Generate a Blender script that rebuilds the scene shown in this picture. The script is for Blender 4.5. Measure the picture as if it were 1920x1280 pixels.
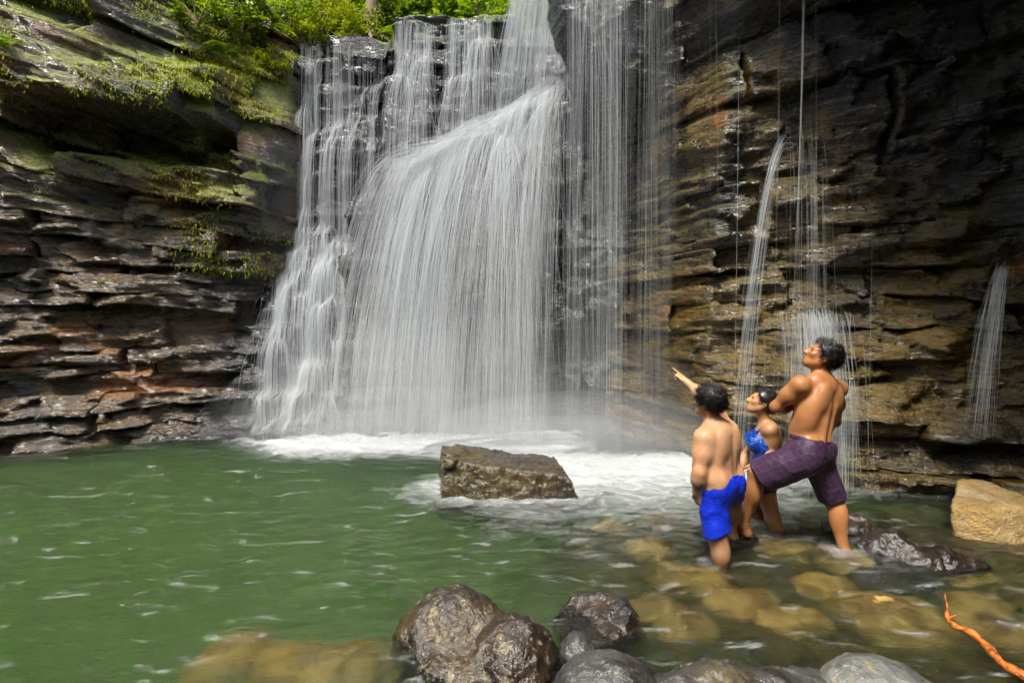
import bpy, math, random
import numpy as np
from mathutils import Vector, Matrix

# ------------------------------------------------------------------ scene, camera, light
for _o in list(bpy.data.objects):
    bpy.data.objects.remove(_o)
scene = bpy.context.scene
COL = scene.collection
FPX = 1000.0                       # focal length in photograph pixels (1920 wide)
CAM_H = 1.8
PITCH = math.atan(50.0 / 1000.0)

cam_data = bpy.data.cameras.new('camera')
cam_data.sensor_width = 36.0
cam_data.lens = 36.0 * FPX / 1920.0
cam_data.clip_start = 0.05
cam_data.clip_end = 500.0
cam = bpy.data.objects.new('camera', cam_data)
COL.objects.link(cam)
cam.location = (0, 0, CAM_H)
cam.rotation_euler = (math.radians(90) - PITCH, 0, 0)
scene.camera = cam

SUN_EL = math.radians(60)
SUN_AZ = math.radians(212)         # direction towards the sun, clockwise from +Y seen from above
world = bpy.data.worlds.new('World')
scene.world = world
world.use_nodes = True
wn = world.node_tree
wn.nodes.clear()
w_out = wn.nodes.new('ShaderNodeOutputWorld')
w_bg = wn.nodes.new('ShaderNodeBackground')
w_sky = wn.nodes.new('ShaderNodeTexSky')
w_sky.sky_type = 'NISHITA'
w_sky.sun_disc = False
w_sky.sun_elevation = SUN_EL
w_sky.sun_rotation = SUN_AZ
w_sky.dust_density = 3.0
w_sky.ozone_density = 0.6
w_hs = wn.nodes.new('ShaderNodeHueSaturation')
w_hs.inputs['Saturation'].default_value = 0.60
w_bg.inputs['Strength'].default_value = 0.05
wn.links.new(w_sky.outputs[0], w_hs.inputs['Color'])
wn.links.new(w_hs.outputs[0], w_bg.inputs['Color'])
wn.links.new(w_bg.outputs[0], w_out.inputs['Surface'])

sun_data = bpy.data.lights.new('sun', 'SUN')
sun_data.energy = 1.5
sun_data.angle = math.radians(14)
sun_data.color = (1.0, 0.95, 0.86)
sun = bpy.data.objects.new('sun', sun_data)
COL.objects.link(sun)
_sd = Vector((math.sin(SUN_AZ) * math.cos(SUN_EL), math.cos(SUN_AZ) * math.cos(SUN_EL), math.sin(SUN_EL)))
sun.rotation_euler = _sd.to_track_quat('Z', 'Y').to_euler()
sun.location = _sd * 40

vs = scene.view_settings
vs.view_transform = 'Standard'
vs.look = 'None'
vs.exposure = 2.1
vs.gamma = 1.0
vs.use_curve_mapping = False
cy = scene.cycles
cy.max_bounces = 6
cy.diffuse_bounces = 2
cy.glossy_bounces = 2
cy.transmission_bounces = 4
cy.transparent_max_bounces = 16
cy.volume_bounces = 2
cy.caustics_reflective = False
cy.use_denoising = True
cy.sample_clamp_indirect = 6.0
cy.use_adaptive_sampling = True
cy.adaptive_threshold = 0.02

# ------------------------------------------------------------------ helpers
rng = np.random.default_rng(7)

def pt(u, v, Y):
    """World point seen at photograph pixel (u, v) and standing at depth Y metres."""
    x = (u - 960.0) / FPX
    y = (640.0 - v) / FPX
    dy = math.cos(PITCH) + y * math.sin(PITCH)
    dz = -math.sin(PITCH) + y * math.cos(PITCH)
    t = Y / dy
    return np.array([x * t, Y, CAM_H + dz * t])

def px(P):
    P = np.asarray(P, float)
    d = P - np.array([0, 0, CAM_H])
    f = np.array([0, math.cos(PITCH), -math.sin(PITCH)])
    up = np.array([0, math.sin(PITCH), math.cos(PITCH)])
    w = d @ f
    return 960 + d[..., 0] / w * FPX, 640 - (d @ up) / w * FPX

_perm = np.random.default_rng(3).permutation(256)
_perm = np.concatenate([_perm, _perm, _perm]).astype(np.int32)
_g3 = np.random.default_rng(4).normal(size=(256, 3))
_g3 /= np.linalg.norm(_g3, axis=1)[:, None]
_g3 = _g3.astype(np.float32)

def perlin(p):
    p = np.asarray(p, np.float32)
    i = np.floor(p).astype(np.int32)
    f = p - i
    i &= 255
    w = f * f * f * (f * (f * 6 - 15) + 10)
    out = np.zeros(len(p), np.float32)
    for dx in (0, 1):
        wx = w[:, 0] if dx else 1 - w[:, 0]
        a = _perm[i[:, 0] + dx]
        for dy in (0, 1):
            wy = w[:, 1] if dy else 1 - w[:, 1]
            b = _perm[a + i[:, 1] + dy]
            for dz in (0, 1):
                wz = w[:, 2] if dz else 1 - w[:, 2]
                g = _g3[_perm[b + i[:, 2] + dz]]
                out += wx * wy * wz * (g[:, 0] * (f[:, 0] - dx) + g[:, 1] * (f[:, 1] - dy) + g[:, 2] * (f[:, 2] - dz))
    return out * 1.6

def fbm(p, octv=4, gain=0.5, lac=2.03):
    p = np.asarray(p, np.float32)
    a, s, out = 1.0, 0.0, 0.0
    for _ in range(octv):
        out = out + a * perlin(p)
        s += a
        a *= gain
        p = p * lac + 17.3
    return out / s

def sstep(a, b, x):
    t = np.clip((x - a) / (b - a), 0, 1)
    return t * t * (3 - 2 * t)

def mesh_obj(name, verts, faces, mat, parent=None, smooth=True, loc=None):
    """verts (n,3), faces (m,4) or (m,3) arrays -> one mesh object with its origin at loc."""
    verts = np.asarray(verts, np.float32)
    faces = np.asarray(faces, np.int32)
    if loc is None:
        loc = np.array([(verts[:, 0].min() + verts[:, 0].max()) / 2, (verts[:, 1].min() + verts[:, 1].max()) / 2, verts[:, 2].min()])
    loc = np.asarray(loc, np.float32)
    me = bpy.data.meshes.new(name)
    n, k = faces.shape
    me.vertices.add(len(verts))
    me.vertices.foreach_set('co', (verts - loc).ravel())
    me.loops.add(n * k)
    me.loops.foreach_set('vertex_index', faces.ravel())
    me.polygons.add(n)
    me.polygons.foreach_set('loop_start', np.arange(0, n * k, k, dtype=np.int32))
    me.polygons.foreach_set('loop_total', np.full(n, k, np.int32))
    me.polygons.foreach_set('use_smooth', np.full(n, smooth, bool))
    me.update(calc_edges=True)
    if mat is not None:
        me.materials.append(mat)
    o = bpy.data.objects.new(name, me)
    COL.objects.link(o)
    o.location = Vector([float(c) for c in loc])
    if parent is not None:
        o.parent = parent
        o.matrix_parent_inverse = Matrix.Translation(-Vector(parent.location))
    return o

def set_attr(o, name, vals):
    a = o.data.attributes.new(name, 'FLOAT', 'POINT')
    a.data.foreach_set('value', np.asarray(vals, np.float32))

def tag(o, label=None, cat=None, group=None, kind=None):
    if label: o['label'] = label
    if cat: o['category'] = cat
    if group: o['group'] = group
    if kind: o['kind'] = kind
    return o

def empty(name, loc):
    o = bpy.data.objects.new(name, None)
    COL.objects.link(o)
    o.location = Vector([float(c) for c in loc])
    o.empty_display_size = 0.1
    return o

def grid_faces(na, nb):
    i = np.arange((na - 1) * (nb - 1))
    r, c = i // (nb - 1), i % (nb - 1)
    v = r * nb + c
    return np.stack([v, v + 1, v + nb + 1, v + nb], 1)

# ------------------------------------------------------------------ materials
class NT:
    def __init__(self, name):
        self.m = bpy.data.materials.new(name)
        self.m.use_nodes = True
        self.t = self.m.node_tree
        self.t.nodes.clear()
        self.out = self.t.nodes.new('ShaderNodeOutputMaterial')
    def n(self, typ, **kw):
        nd = self.t.nodes.new('ShaderNode' + typ)
        for k, v in kw.items():
            if k.startswith('i_'):
                nd.inputs[k[2:].replace('_', ' ')].default_value = v
            else:
                setattr(nd, k, v)
        return nd
    def l(self, a, b):
        self.t.links.new(a, b)
    def noise(self, vec, scale, detail=4, rough=0.55, dist=0.0):
        nd = self.n('TexNoise')
        nd.inputs['Scale'].default_value = scale
        nd.inputs['Detail'].default_value = detail
        nd.inputs['Roughness'].default_value = rough
        nd.inputs['Distortion'].default_value = dist
        if vec is not None: self.l(vec, nd.inputs['Vector'])
        return nd.outputs[0]
    def mapping(self, vec, scale=(1, 1, 1), rot=(0, 0, 0), loc=(0, 0, 0)):
        nd = self.n('Mapping')
        nd.inputs['Scale'].default_value = scale
        nd.inputs['Rotation'].default_value = rot
        nd.inputs['Location'].default_value = loc
        self.l(vec, nd.inputs['Vector'])
        return nd.outputs[0]
    def ramp(self, fac, stops, interp='LINEAR'):
        nd = self.n('ValToRGB')
        cr = nd.color_ramp
        cr.interpolation = interp
        while len(cr.elements) < len(stops): cr.elements.new(0.5)
        for e, (p, c) in zip(cr.elements, stops):
            e.position = p
            e.color = tuple(c) + (1,) if len(c) == 3 else c
        self.l(fac, nd.inputs[0])
        return nd.outputs[0]
    def step(self, fac, a, b):
        nd = self.n('MapRange', interpolation_type='SMOOTHSTEP')
        nd.inputs['From Min'].default_value = a
        nd.inputs['From Max'].default_value = b
        self.l(fac, nd.inputs['Value'])
        return nd.outputs[0]
    def math(self, op, a, b=None):
        nd = self.n('Math', operation=op)
        for i, x in enumerate((a, b)):
            if x is None: continue
            if isinstance(x, (int, float)): nd.inputs[i].default_value = x
            else: self.l(x, nd.inputs[i])
        return nd.outputs[0]
    def mix(self, fac, a, b, blend='MIX'):
        nd = self.n('Mix', data_type='RGBA', blend_type=blend)
        for s, x in (('Factor', fac), ('A', a), ('B', b)):
            sk = [i for i in nd.inputs if i.name == s and i.type == ('VALUE' if s == 'Factor' else 'RGBA')][0]
            if isinstance(x, (int, float)): sk.default_value = x
            elif isinstance(x, tuple): sk.default_value = x + (1,) if len(x) == 3 else x
            else: self.l(x, sk)
        return [o for o in nd.outputs if o.type == 'RGBA'][0]
    def pos(self):
        return self.n('NewGeometry').outputs['Position']
    def normal_z(self):
        s = self.n('SeparateXYZ')
        self.l(self.n('NewGeometry').outputs['Normal'], s.inputs[0])
        return s.outputs[2]
    def xyz(self, vec):
        s = self.n('SeparateXYZ')
        self.l(vec, s.inputs[0])
        return s.outputs
    def bump(self, h, strength=0.5, dist=0.02, normal=None):
        nd = self.n('Bump')
        nd.inputs['Strength'].default_value = strength
        nd.inputs['Distance'].default_value = dist
        self.l(h, nd.inputs['Height'])
        if normal is not None: self.l(normal, nd.inputs['Normal'])
        return nd.outputs[0]
    def principled(self, **kw):
        nd = self.n('BsdfPrincipled')
        for k, v in kw.items():
            sk = nd.inputs[k.replace('_', ' ')]
            if isinstance(v, (int, float)): sk.default_value = v
            elif isinstance(v, tuple): sk.default_value = v + (1,) if len(v) == 3 and sk.type == 'RGBA' else v
            else: self.l(v, sk)
        self.l(nd.outputs[0], self.out.inputs['Surface'])
        return nd

def rock_material(name, dark, mid, ochre, moss=(0.10, 0.16, 0.012), moss_z=None, ochre_amt=0.5, rust=0.0,
                  rough=(0.18, 0.5), strata=True, bump=0.7, spec=0.55, lichen=0.0, moss_amt=1.0, tex=1.0, coat=0.5, streak=0.0, bdist=0.06):
    """Wet layered rock: dark and mid stone tones, ochre film, rust patches, moss on ledges above moss_z."""
    k = NT(name)
    p = k.pos()
    ps = k.mapping(p, scale=(0.55 * tex, 0.55 * tex, 3.2 * tex) if strata else (tex, tex, tex))
    n1 = k.noise(ps, 1.6, 3, 0.62, 0.6)
    n2 = k.noise(p, 0.55 * tex, 2, 0.6)
    n3 = k.noise(ps, 7.0, 4, 0.72)
    n4 = k.noise(p, 30 * tex, 3, 0.75)
    col = k.mix(k.step(n1, 0.36, 0.66), dark, mid)
    of = k.math('MULTIPLY', k.step(n2, 0.62 - 0.3 * ochre_amt, 0.9 - 0.3 * ochre_amt), k.step(n3, 0.30, 0.62))
    col = k.mix(of, col, ochre)
    if rust > 0:
        rf = k.step(k.noise(k.mapping(p, scale=(1, 1, 1.8), loc=(3.1, 0, 7.7)), 0.75, 3, 0.6), 0.65 - 0.12 * rust, 0.72 - 0.11 * rust)
        col = k.mix(k.math('MULTIPLY', rf, 0.85), col, k.mix(n3, (0.12, 0.040, 0.006), (0.40, 0.16, 0.018)))
    if lichen > 0:
        lf = k.step(k.noise(p, 4.5 * tex, 6, 0.72), 0.62 - 0.12 * lichen, 0.68 - 0.12 * lichen)
        col = k.mix(k.math('MULTIPLY', lf, 0.8), col, k.mix(n4, (0.22, 0.17, 0.07), (0.36, 0.31, 0.19)))
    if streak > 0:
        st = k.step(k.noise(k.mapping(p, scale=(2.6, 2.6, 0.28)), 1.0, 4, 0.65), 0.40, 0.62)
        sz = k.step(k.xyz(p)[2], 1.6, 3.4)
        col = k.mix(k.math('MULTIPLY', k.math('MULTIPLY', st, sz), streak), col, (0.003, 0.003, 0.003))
    col = k.mix(0.55, col, k.mix(n4, (0.35, 0.35, 0.35), (1.0, 1.0, 1.0)), 'MULTIPLY')
    rgh = k.n('MapRange')
    k.l(n3, rgh.inputs['Value'])
    rgh.inputs['From Min'].default_value = 0.35
    rgh.inputs['From Max'].default_value = 0.65
    rgh.inputs['To Min'].default_value = rough[0]
    rgh.inputs['To Max'].default_value = rough[1]
    rough_o = rgh.outputs[0]
    specv = spec
    if moss_z is not None:
        z = k.xyz(p)[2]
        nz = k.normal_z()
        mh = k.step(z, moss_z[0], moss_z[1])
        mn = k.step(k.math('ADD', k.noise(k.mapping(p, scale=(1, 1, 0.6)), 1.3, 4, 0.7, 0.5), k.math('MULTIPLY', nz, 0.22)), 0.52, 0.66)
        mf = k.math('MULTIPLY', k.math('MULTIPLY', mh, mn), moss_amt)
        mc = k.mix(k.step(n4, 0.36, 0.66), tuple(c * 0.4 for c in moss), k.mix(n2, moss, (moss[0] * 2.0, moss[1] * 1.45, moss[2])))
        col = k.mix(mf, col, mc)
        rough_o = k.math('ADD', rough_o, k.math('MULTIPLY', mf, 0.5))
    h = k.math('ADD', k.math('MULTIPLY', n3, 1.0), k.math('MULTIPLY', n4, 0.35))
    nb = k.bump(h, bump, bdist)
    k.principled(Base_Color=col, Roughness=rough_o, Normal=nb, Specular_IOR_Level=specv, Coat_Weight=coat, Coat_Roughness=0.12, Coat_IOR=1.6, Coat_Normal=nb)
    return k.m
# ------------------------------------------------------------------ cliffs
M_left = rock_material('wet_cliff_rock', (0.007, 0.0055, 0.004), (0.050, 0.035, 0.019), (0.140, 0.074, 0.010),
                       moss=(0.20, 0.26, 0.010), moss_z=(2.6, 4.2), moss_amt=1.0, ochre_amt=0.95, rust=0.9, rough=(0.12, 0.36), spec=0.7, bump=1.0, coat=0.9)
M_falls = rock_material('dark_falls_rock', (0.008, 0.008, 0.009), (0.038, 0.038, 0.041), (0.04, 0.034, 0.022),
                        moss_z=(6.2, 7.2), ochre_amt=0.15, rough=(0.12, 0.36), spec=0.7, bump=1.0)
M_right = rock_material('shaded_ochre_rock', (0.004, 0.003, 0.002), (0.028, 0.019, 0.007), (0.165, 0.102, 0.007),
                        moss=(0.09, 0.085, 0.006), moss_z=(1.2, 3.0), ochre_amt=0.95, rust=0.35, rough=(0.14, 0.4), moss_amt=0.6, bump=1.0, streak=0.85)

def ipl(x, pts):
    a = np.array(pts, float)
    return np.interp(x, a[:, 0], a[:, 1])

def D_left(X, z):
    y = ipl(X, [(-14, 3.2), (-9.5, 5.7), (-7.0, 6.9), (-5.2, 7.7), (-4.2, 8.2), (-3.85, 8.6), (-3.55, 9.4), (-3.3, 10.3)])
    y = y + 0.06 * z - 0.25 * sstep(0.7, 0.1, z)
    y = y + np.maximum(0, z - 4.6) * 0.55 * sstep(-6.6, -5.0, X)
    blk = sstep(-6.5, -6.3, X) * sstep(-4.35, -4.5, X)
    y = y - 0.50 * blk * sstep(4.52, 4.66, z - 0.10 * (X + 5.4)) * sstep(5.75, 5.5, z)      # mossy block jutting out, upper left
    y = y + 0.55 * blk * sstep(3.95, 4.1, z) * sstep(4.66, 4.5, z - 0.10 * (X + 5.4))        # black hollow under it
    y = y + 0.45 * sstep(5.7, 5.85, z) * sstep(-6.0, -6.2, X)
    y = y - 0.30 * sstep(2.6, 3.4, z) * sstep(-5.2, -6.6, X)
    return y

def stairs(z, st, soft=0.30):
    q = z / st
    fl = np.floor(q)
    return (fl + sstep(1 - soft, 1.0, q - fl)) * st

def D_falls(X, z):
    zs = z + 0.05 * np.sin(X * 2.3) + 0.04 * np.sin(X * 5.1 + 1)
    z = np.where(z < 3.35, stairs(zs, 0.21), stairs(zs, 0.55, 0.22))
    y = ipl(z, [(0, 7.95), (0.42, 8.1), (0.5, 8.40), (1.6, 8.75), (3.0, 9.35), (3.3, 9.5), (5.5, 9.85), (5.75, 10.05), (6.7, 10.25), (7.4, 10.6)])
    y = y + 0.35 * sstep(-2.5, -2.2, X) * sstep(3.0, 4.0, z) * 0 - 0.35 * sstep(-2.35, -2.15, X) * sstep(3.2, 3.6, z)
    y = y - 0.25 * sstep(-3.0, -3.9, X) * sstep(3.4, 1.0, z)
    return y

def ramp_top(X):
    return ipl(X, [(-2.3, 3.2), (-1.9, 3.95), (-0.9, 4.3), (0.0, 4.8), (1.0, 5.4), (1.6, 5.9)])

def D_bulge(X, z):
    y = 8.05 + 0.05 * z + 0.30 * sstep(-1.2, -2.3, X) * 1.6
    y = y + 0.25 * sstep(2.6, 1.2, z) - 0.12 * sstep(1.0, 0.4, z)
    return y

def D_right(X, z):
    y = ipl(X, [(-0.6, 9.6), (0.6, 9.1), (1.3, 8.5), (1.9, 7.7), (2.45, 6.6), (3.7, 5.95), (5.1, 5.4), (7.0, 4.5), (9.5, 2.2), (10.2, 0.0)])
    y = y - 0.20 * np.maximum(0, z - 2.6)
    y = y - 3.0 * np.maximum(0, z - 4.95) * sstep(1.7, 3.2, X) * sstep(10.5, 8.5, z)  # unseen roof above the view, leaned far out to shade the right wall
    over = sstep(4.75, 5.05, z + 0.22 * (X - 1.0)) * sstep(2.6, 1.6, X)
    y = y * (1 - over) + over * (6.95 - 0.10 * (z - 5))
    y = y - 0.18 * sstep(1.75, 1.55, z) * sstep(2.8, 3.2, X) - 0.15 * sstep(0.9, 0.6, z)
    return y

def block_verts(x0, x1, z0, z1, tilt, D, off, zmap, seed, res, depth, rough, slant=0.0):
    """A slab of rock: cell [x0,x1] x [z0,z1] of the bedding, standing `off` proud of the face D."""
    r = np.random.default_rng(seed)
    w, h = x1 - x0, z1 - z0
    na = max(6, int(w / res)); nc = max(4, int(h / res))
    nb = 3
    a = np.concatenate([np.zeros(nb), np.linspace(0, 1, na), np.ones(nb)])
    c = np.concatenate([np.zeros(nb), np.linspace(0, 1, nc), np.ones(nb)])
    back = np.array([1.0, 0.45, 0.14])
    ba = np.concatenate([back, np.zeros(na), back[::-1]])
    bc = np.concatenate([back, np.zeros(nc), back[::-1]])
    A, Cc = np.meshgrid(a, c, indexing='ij')
    B = np.maximum.outer(ba, bc) * depth
    # edges wander
    ex = (A - 0.5) * w
    ez = (Cc - 0.5) * h
    xm, zm = (x0 + x1) / 2, (z0 + z1) / 2
    P0 = np.stack([ex + xm, np.full(A.shape, seed * 0.37 % 91), ez + zm], -1).reshape(-1, 3)
    wob = fbm(P0 * np.array([1.3, 1, 3.0]), 3).reshape(A.shape)
    wob2 = fbm(P0 * np.array([2.2, 1, 2.0]) + 31, 3).reshape(A.shape)
    X = xm + ex * (1 - 0.06 * r.random()) + slant * ez + wob2 * 0.10 * np.minimum(1, w)
    zb = zm + ez + wob * min(0.10, 0.45 * h)
    # corner rounding
    ea = np.minimum(A, 1 - A) * w
    ec = np.minimum(Cc, 1 - Cc) * h
    rad = min(0.028, 0.25 * h)
    rnd = np.maximum(0, 1 - ea / rad) ** 2 * rad * 0.7 + np.maximum(0, 1 - ec / rad) ** 2 * rad * 0.7
    # facets: nearest seed's plane
    ns = int(4 + w * h * 14)
    sx, sz = r.random(ns) * w - w / 2, r.random(ns) * h - h / 2
    d2 = (ex[..., None] - sx) ** 2 + (2.2 * (ez[..., None] - sz)) ** 2
    idx = d2.argmin(-1)
    gx, gz, g0 = r.normal(0, 0.20, ns), r.normal(0, 0.34, ns), r.normal(0, 0.034, ns)
    fac = g0[idx] + gx[idx] * (ex - sx[idx]) + gz[idx] * (ez - sz[idx])
    fac = np.clip(fac, -0.10, 0.10)
    lam = fbm(np.stack([X * 0.9, np.full(A.shape, seed % 7), zb * 11.0], -1).reshape(-1, 3), 4, 0.6).reshape(A.shape)
    lam = np.round(lam * 3.2) / 3.2 * 0.6 + lam * 0.4
    fin = fbm(np.stack([X * 5, np.full(A.shape, 3.3), zb * 9.0], -1).reshape(-1, 3), 4, 0.6).reshape(A.shape)
    fin2 = fbm(np.stack([X * 14, np.full(A.shape, 7.7), zb * 26.0], -1).reshape(-1, 3), 2, 0.6).reshape(A.shape)
    dsp = (fac * 1.0 + lam * 0.085 + fin * 0.040 + fin2 * 0.016) * rough
    z = zmap(X, zb)
    rel = fbm(np.stack([X * 0.7, X * 0 + 5.1, z * 1.1], -1).reshape(-1, 3), 3).reshape(A.shape)
    bo = fbm(np.stack([X * 0.8, X * 0 + zm * 13.7, X * 0], -1).reshape(-1, 3), 2).reshape(A.shape)
    Y = D(X, z) - off + tilt * ez + rnd + dsp + rel * 0.30 * rough + bo * 0.16 * rough + B
    V = np.stack([X, Y, z], -1).reshape(-1, 3)
    return V, grid_faces(len(a), len(c))[:, ::-1]

class Env:
    """Front-most rock depth on an (X, z) raster, used to let the water run over the rock."""
    def __init__(self, x0, x1, z0, z1, h=0.03):
        self.x0, self.z0, self.h = x0, z0, h
        self.nx, self.nz = int((x1 - x0) / h) + 1, int((z1 - z0) / h) + 1
        self.g = np.full((self.nx, self.nz), 99.0)
    def add(self, V):
        i = np.round((V[:, 0] - self.x0) / self.h).astype(int)
        j = np.round((V[:, 2] - self.z0) / self.h).astype(int)
        ok = (i >= 0) & (i < self.nx) & (j >= 0) & (j < self.nz)
        np.minimum.at(self.g, (i[ok], j[ok]), V[ok, 1])
    def finish(self):
        g = self.g
        p = np.pad(g, 1, constant_values=99.0)
        m = g.copy()
        for a in (0, 1, 2):
            for b in (0, 1, 2):
                m = np.minimum(m, p[a:a + self.nx, b:b + self.nz])
        self.g = np.where(g > 90, m, g)
        p = np.pad(self.g, 1, mode='edge')
        s = sum(p[a:a + self.nx, b:b + self.nz] for a in (0, 1, 2) for b in (0, 1, 2)) / 9
        self.g = np.where(self.g < 90, np.minimum(self.g, np.where(s < 20, s, self.g)), 99.0)
    def __call__(self, x, z):
        i = np.clip(((x - self.x0) / self.h).round().astype(int), 0, self.nx - 1)
        j = np.clip(((z - self.z0) / self.h).round().astype(int), 0, self.nz - 1)
        return self.g[i, j]

ROCK_V = {}
def build_cliff(name, label, mat, D, xr, zr, inside, beds, lens, offs, zmap, res=0.022, rough=1.0, seed=1, env=None,
                depth=0.45, base_x=None, base_z=None, piece='rock_slab', gap=-0.03, tilt=(-0.1, 0.45), base_off=0.16, xmin=None):
    r = np.random.default_rng(seed)
    bx, bz = base_x or xr, base_z or zr
    gx = np.linspace(bx[0], bx[1], max(20, int((bx[1] - bx[0]) / 0.10)))
    gz = np.linspace(bz[0], bz[1], max(20, int((bz[1] - bz[0]) / 0.10)))
    X, Z = np.meshgrid(gx, gz, indexing='ij')
    Y = D(X, Z) + base_off + fbm(np.stack([X, X * 0 + seed, Z * 2.5], -1).reshape(-1, 3) * 1.2, 4).reshape(X.shape) * 0.16
    V = np.stack([X, Y, Z], -1).reshape(-1, 3)
    F = grid_faces(len(gx), len(gz))[:, ::-1]
    keep = inside(X, Z).reshape(-1) if (base_x is None or name == 'cliff_right') else np.ones(len(V), bool)
    F = F[keep[F].all(1)]
    base = mesh_obj(name, V, F, mat)
    tag(base, label, 'cliff', kind='structure')
    if env is not None: env.add(V)
    allv = []
    zc = zr[0]
    n = 0
    while zc < zr[1]:
        t0, t1 = beds(zc)
        th = r.uniform(t0, t1)
        bed_off = r.normal(0, 0.04)
        bed_tilt = r.uniform(*tilt)
        x = xr[0] - r.uniform(0, 0.6)
        while x < xr[1]:
            l0, l1 = lens(zc)
            ln = r.uniform(l0, l1) * (0.7 + th)
            xm, zm = x + ln / 2, zc + th / 2
            zw = zmap(np.array([xm]), np.array([zm]))[0]
            if inside(np.array([xm]), np.array([zw]))[0]:
                off = offs(xm, zw, r) + bed_off + (r.normal(0, 0.12) if r.random() < 0.15 else 0)
                xl = x if xmin is None else max(x, xmin(zw))
                V, F = block_verts(xl + gap / 2, x + ln - gap / 2, zc + gap / 2, zc + th - gap / 2, bed_tilt + r.normal(0, 0.07), D, off,
                                   zmap, seed * 1000 + n, res, depth(zw) if callable(depth) else depth, rough, r.normal(0, 0.12))
                o = mesh_obj(piece, V, F, mat, base)
                allv.append(V)
                if env is not None: env.add(V)
                n += 1
            x += ln
        zc += th
    ROCK_V[name] = np.concatenate(allv)
    print(name, n, 'blocks', sum(len(v) for v in allv))
    return base

env_F = Env(-5.2, 2.0, -0.2, 7.6)
env_B = Env(-3.0, 2.0, -0.2, 6.4)
env_R = Env(-0.5, 6.5, -0.2, 9.5)

def zmap_left(X, zb):
    dip = -0.015 - 0.16 * sstep(2.6, 4.6, zb)
    return zb + dip * (X + 5.6) + 0.05 * np.sin(X * 1.1 + zb)
cliff_left = build_cliff('cliff_left', 'tall dark layered cliff with mossy ledges beside the stepped cascade', M_left, D_left,
    (-8.2, -3.35), (-0.3, 7.6), lambda X, z: (z > -0.35) & (z < 7.6) & (X < -3.5 - 0.35 * sstep(2.5, 4.5, z)),
    lambda z: (0.16, 0.42) if z < 1.0 else ((0.16, 0.75) if z < 2.8 else (0.25, 0.7)),
    lambda z: (1.4, 4.2) if z < 2.6 else (0.9, 2.3),
    lambda x, z, r: r.normal(0.02, 0.03) if z < 2.6 else r.normal(0.06, 0.13), zmap_left, seed=11, base_x=(-14, -3.3), base_z=(-4.0, 9.0))

def zmap_f(X, zb):
    return zb + 0.03 * (X + 2) + 0.03 * np.sin(X * 1.7 + zb * 2)
cliff_falls = build_cliff('cliff_falls', 'black stepped rock wall behind the upper cascades', M_falls, D_falls,
    (-4.6, 0.9), (-0.3, 7.0), lambda X, z: (z < ipl(X, [(-5, 7.0), (-3.8, 6.8), (-2.5, 6.5), (-2.2, 6.9), (-1.9, 7.15), (0.0, 7.1), (1.0, 7.1)])) & ((X < -1.2) | (z > 3.3)),
    lambda z: (0.10, 0.20) if z < 3.2 else (0.16, 0.42),
    lambda z: (1.0, 2.6), lambda x, z, r: r.normal(0.05, 0.06), zmap_f, seed=23, env=env_F, base_x=(-5.0, 2.0), base_z=(-4.0, 7.05), res=0.026)

def zmap_b(X, zb):
    return zb * 1.0 + 0.22 * (X + 0.5) * sstep(2.5, 4.5, zb)
cliff_bulge = build_cliff('cliff_bulge', 'dark bulging rock shelf under the main white curtain', M_falls, D_bulge,
    (-2.3, 1.5), (-0.3, 5.6), lambda X, z: (z < ramp_top(X)) & (z > -0.4),
    lambda z: (0.2, 0.5), lambda z: (0.6, 1.5), lambda x, z, r: r.normal(0.04, 0.08), zmap_b, seed=31, env=env_B, res=0.03, depth=1.3)

def zmap_r(X, zb):
    return zb + 0.10 * (X - 3.6) * sstep(2.0, 4.0, zb) + 0.05 * np.sin(X * 1.3 + zb * 1.4)
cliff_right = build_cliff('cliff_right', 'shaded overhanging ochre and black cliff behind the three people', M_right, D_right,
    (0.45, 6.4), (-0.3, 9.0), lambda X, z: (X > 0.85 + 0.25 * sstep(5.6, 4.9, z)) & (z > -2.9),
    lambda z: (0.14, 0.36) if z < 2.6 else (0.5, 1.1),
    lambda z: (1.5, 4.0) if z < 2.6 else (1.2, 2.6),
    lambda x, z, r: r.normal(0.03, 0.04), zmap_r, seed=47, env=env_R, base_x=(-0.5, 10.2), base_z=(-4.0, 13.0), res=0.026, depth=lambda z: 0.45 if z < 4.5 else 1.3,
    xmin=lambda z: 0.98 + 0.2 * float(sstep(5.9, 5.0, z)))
for e in (env_F, env_B, env_R): e.finish()

# gorge goes on unseen behind the camera: walls added to block low sky light
kg = NT('gorge_jungle')
pg = kg.pos()
kg.principled(Base_Color=kg.mix(kg.step(kg.noise(pg, 0.8, 6, 0.7), 0.4, 0.6), (0.02, 0.022, 0.018), (0.045, 0.07, 0.02)), Roughness=0.8,
              Normal=kg.bump(kg.noise(pg, 3.0, 6, 0.7), 1.0, 0.4))
path = np.array([(10.1, 0.4), (9.8, -3.5), (7.5, -7.5), (2.5, -9.5), (-4.0, -9.5), (-10.0, -7.5), (-14.0, -2.5), (-14.0, 3.3)])
tt = np.linspace(0, len(path) - 1, 90)
pxy = np.stack([np.interp(tt, np.arange(len(path)), path[:, i]) for i in (0, 1)], -1)
zz = np.linspace(-2.8, 1, 40)
zz = np.concatenate([np.linspace(-2.8, 9.5, 36)])
Pq = np.stack([np.repeat(pxy[:, 0], len(zz)), np.repeat(pxy[:, 1], len(zz)), np.tile(zz, len(pxy))], -1)
rad = Pq[:, :2] / np.linalg.norm(Pq[:, :2], axis=1)[:, None]
push = fbm(Pq * 0.45, 4) * 1.4 + np.maximum(0, Pq[:, 2]) * 0.12
Pq[:, :2] += rad * np.maximum(push, -0.3)[:, None]
gorge = mesh_obj('gorge_blocker_wall', Pq, grid_faces(len(pxy), len(zz)), kg.m)
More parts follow.
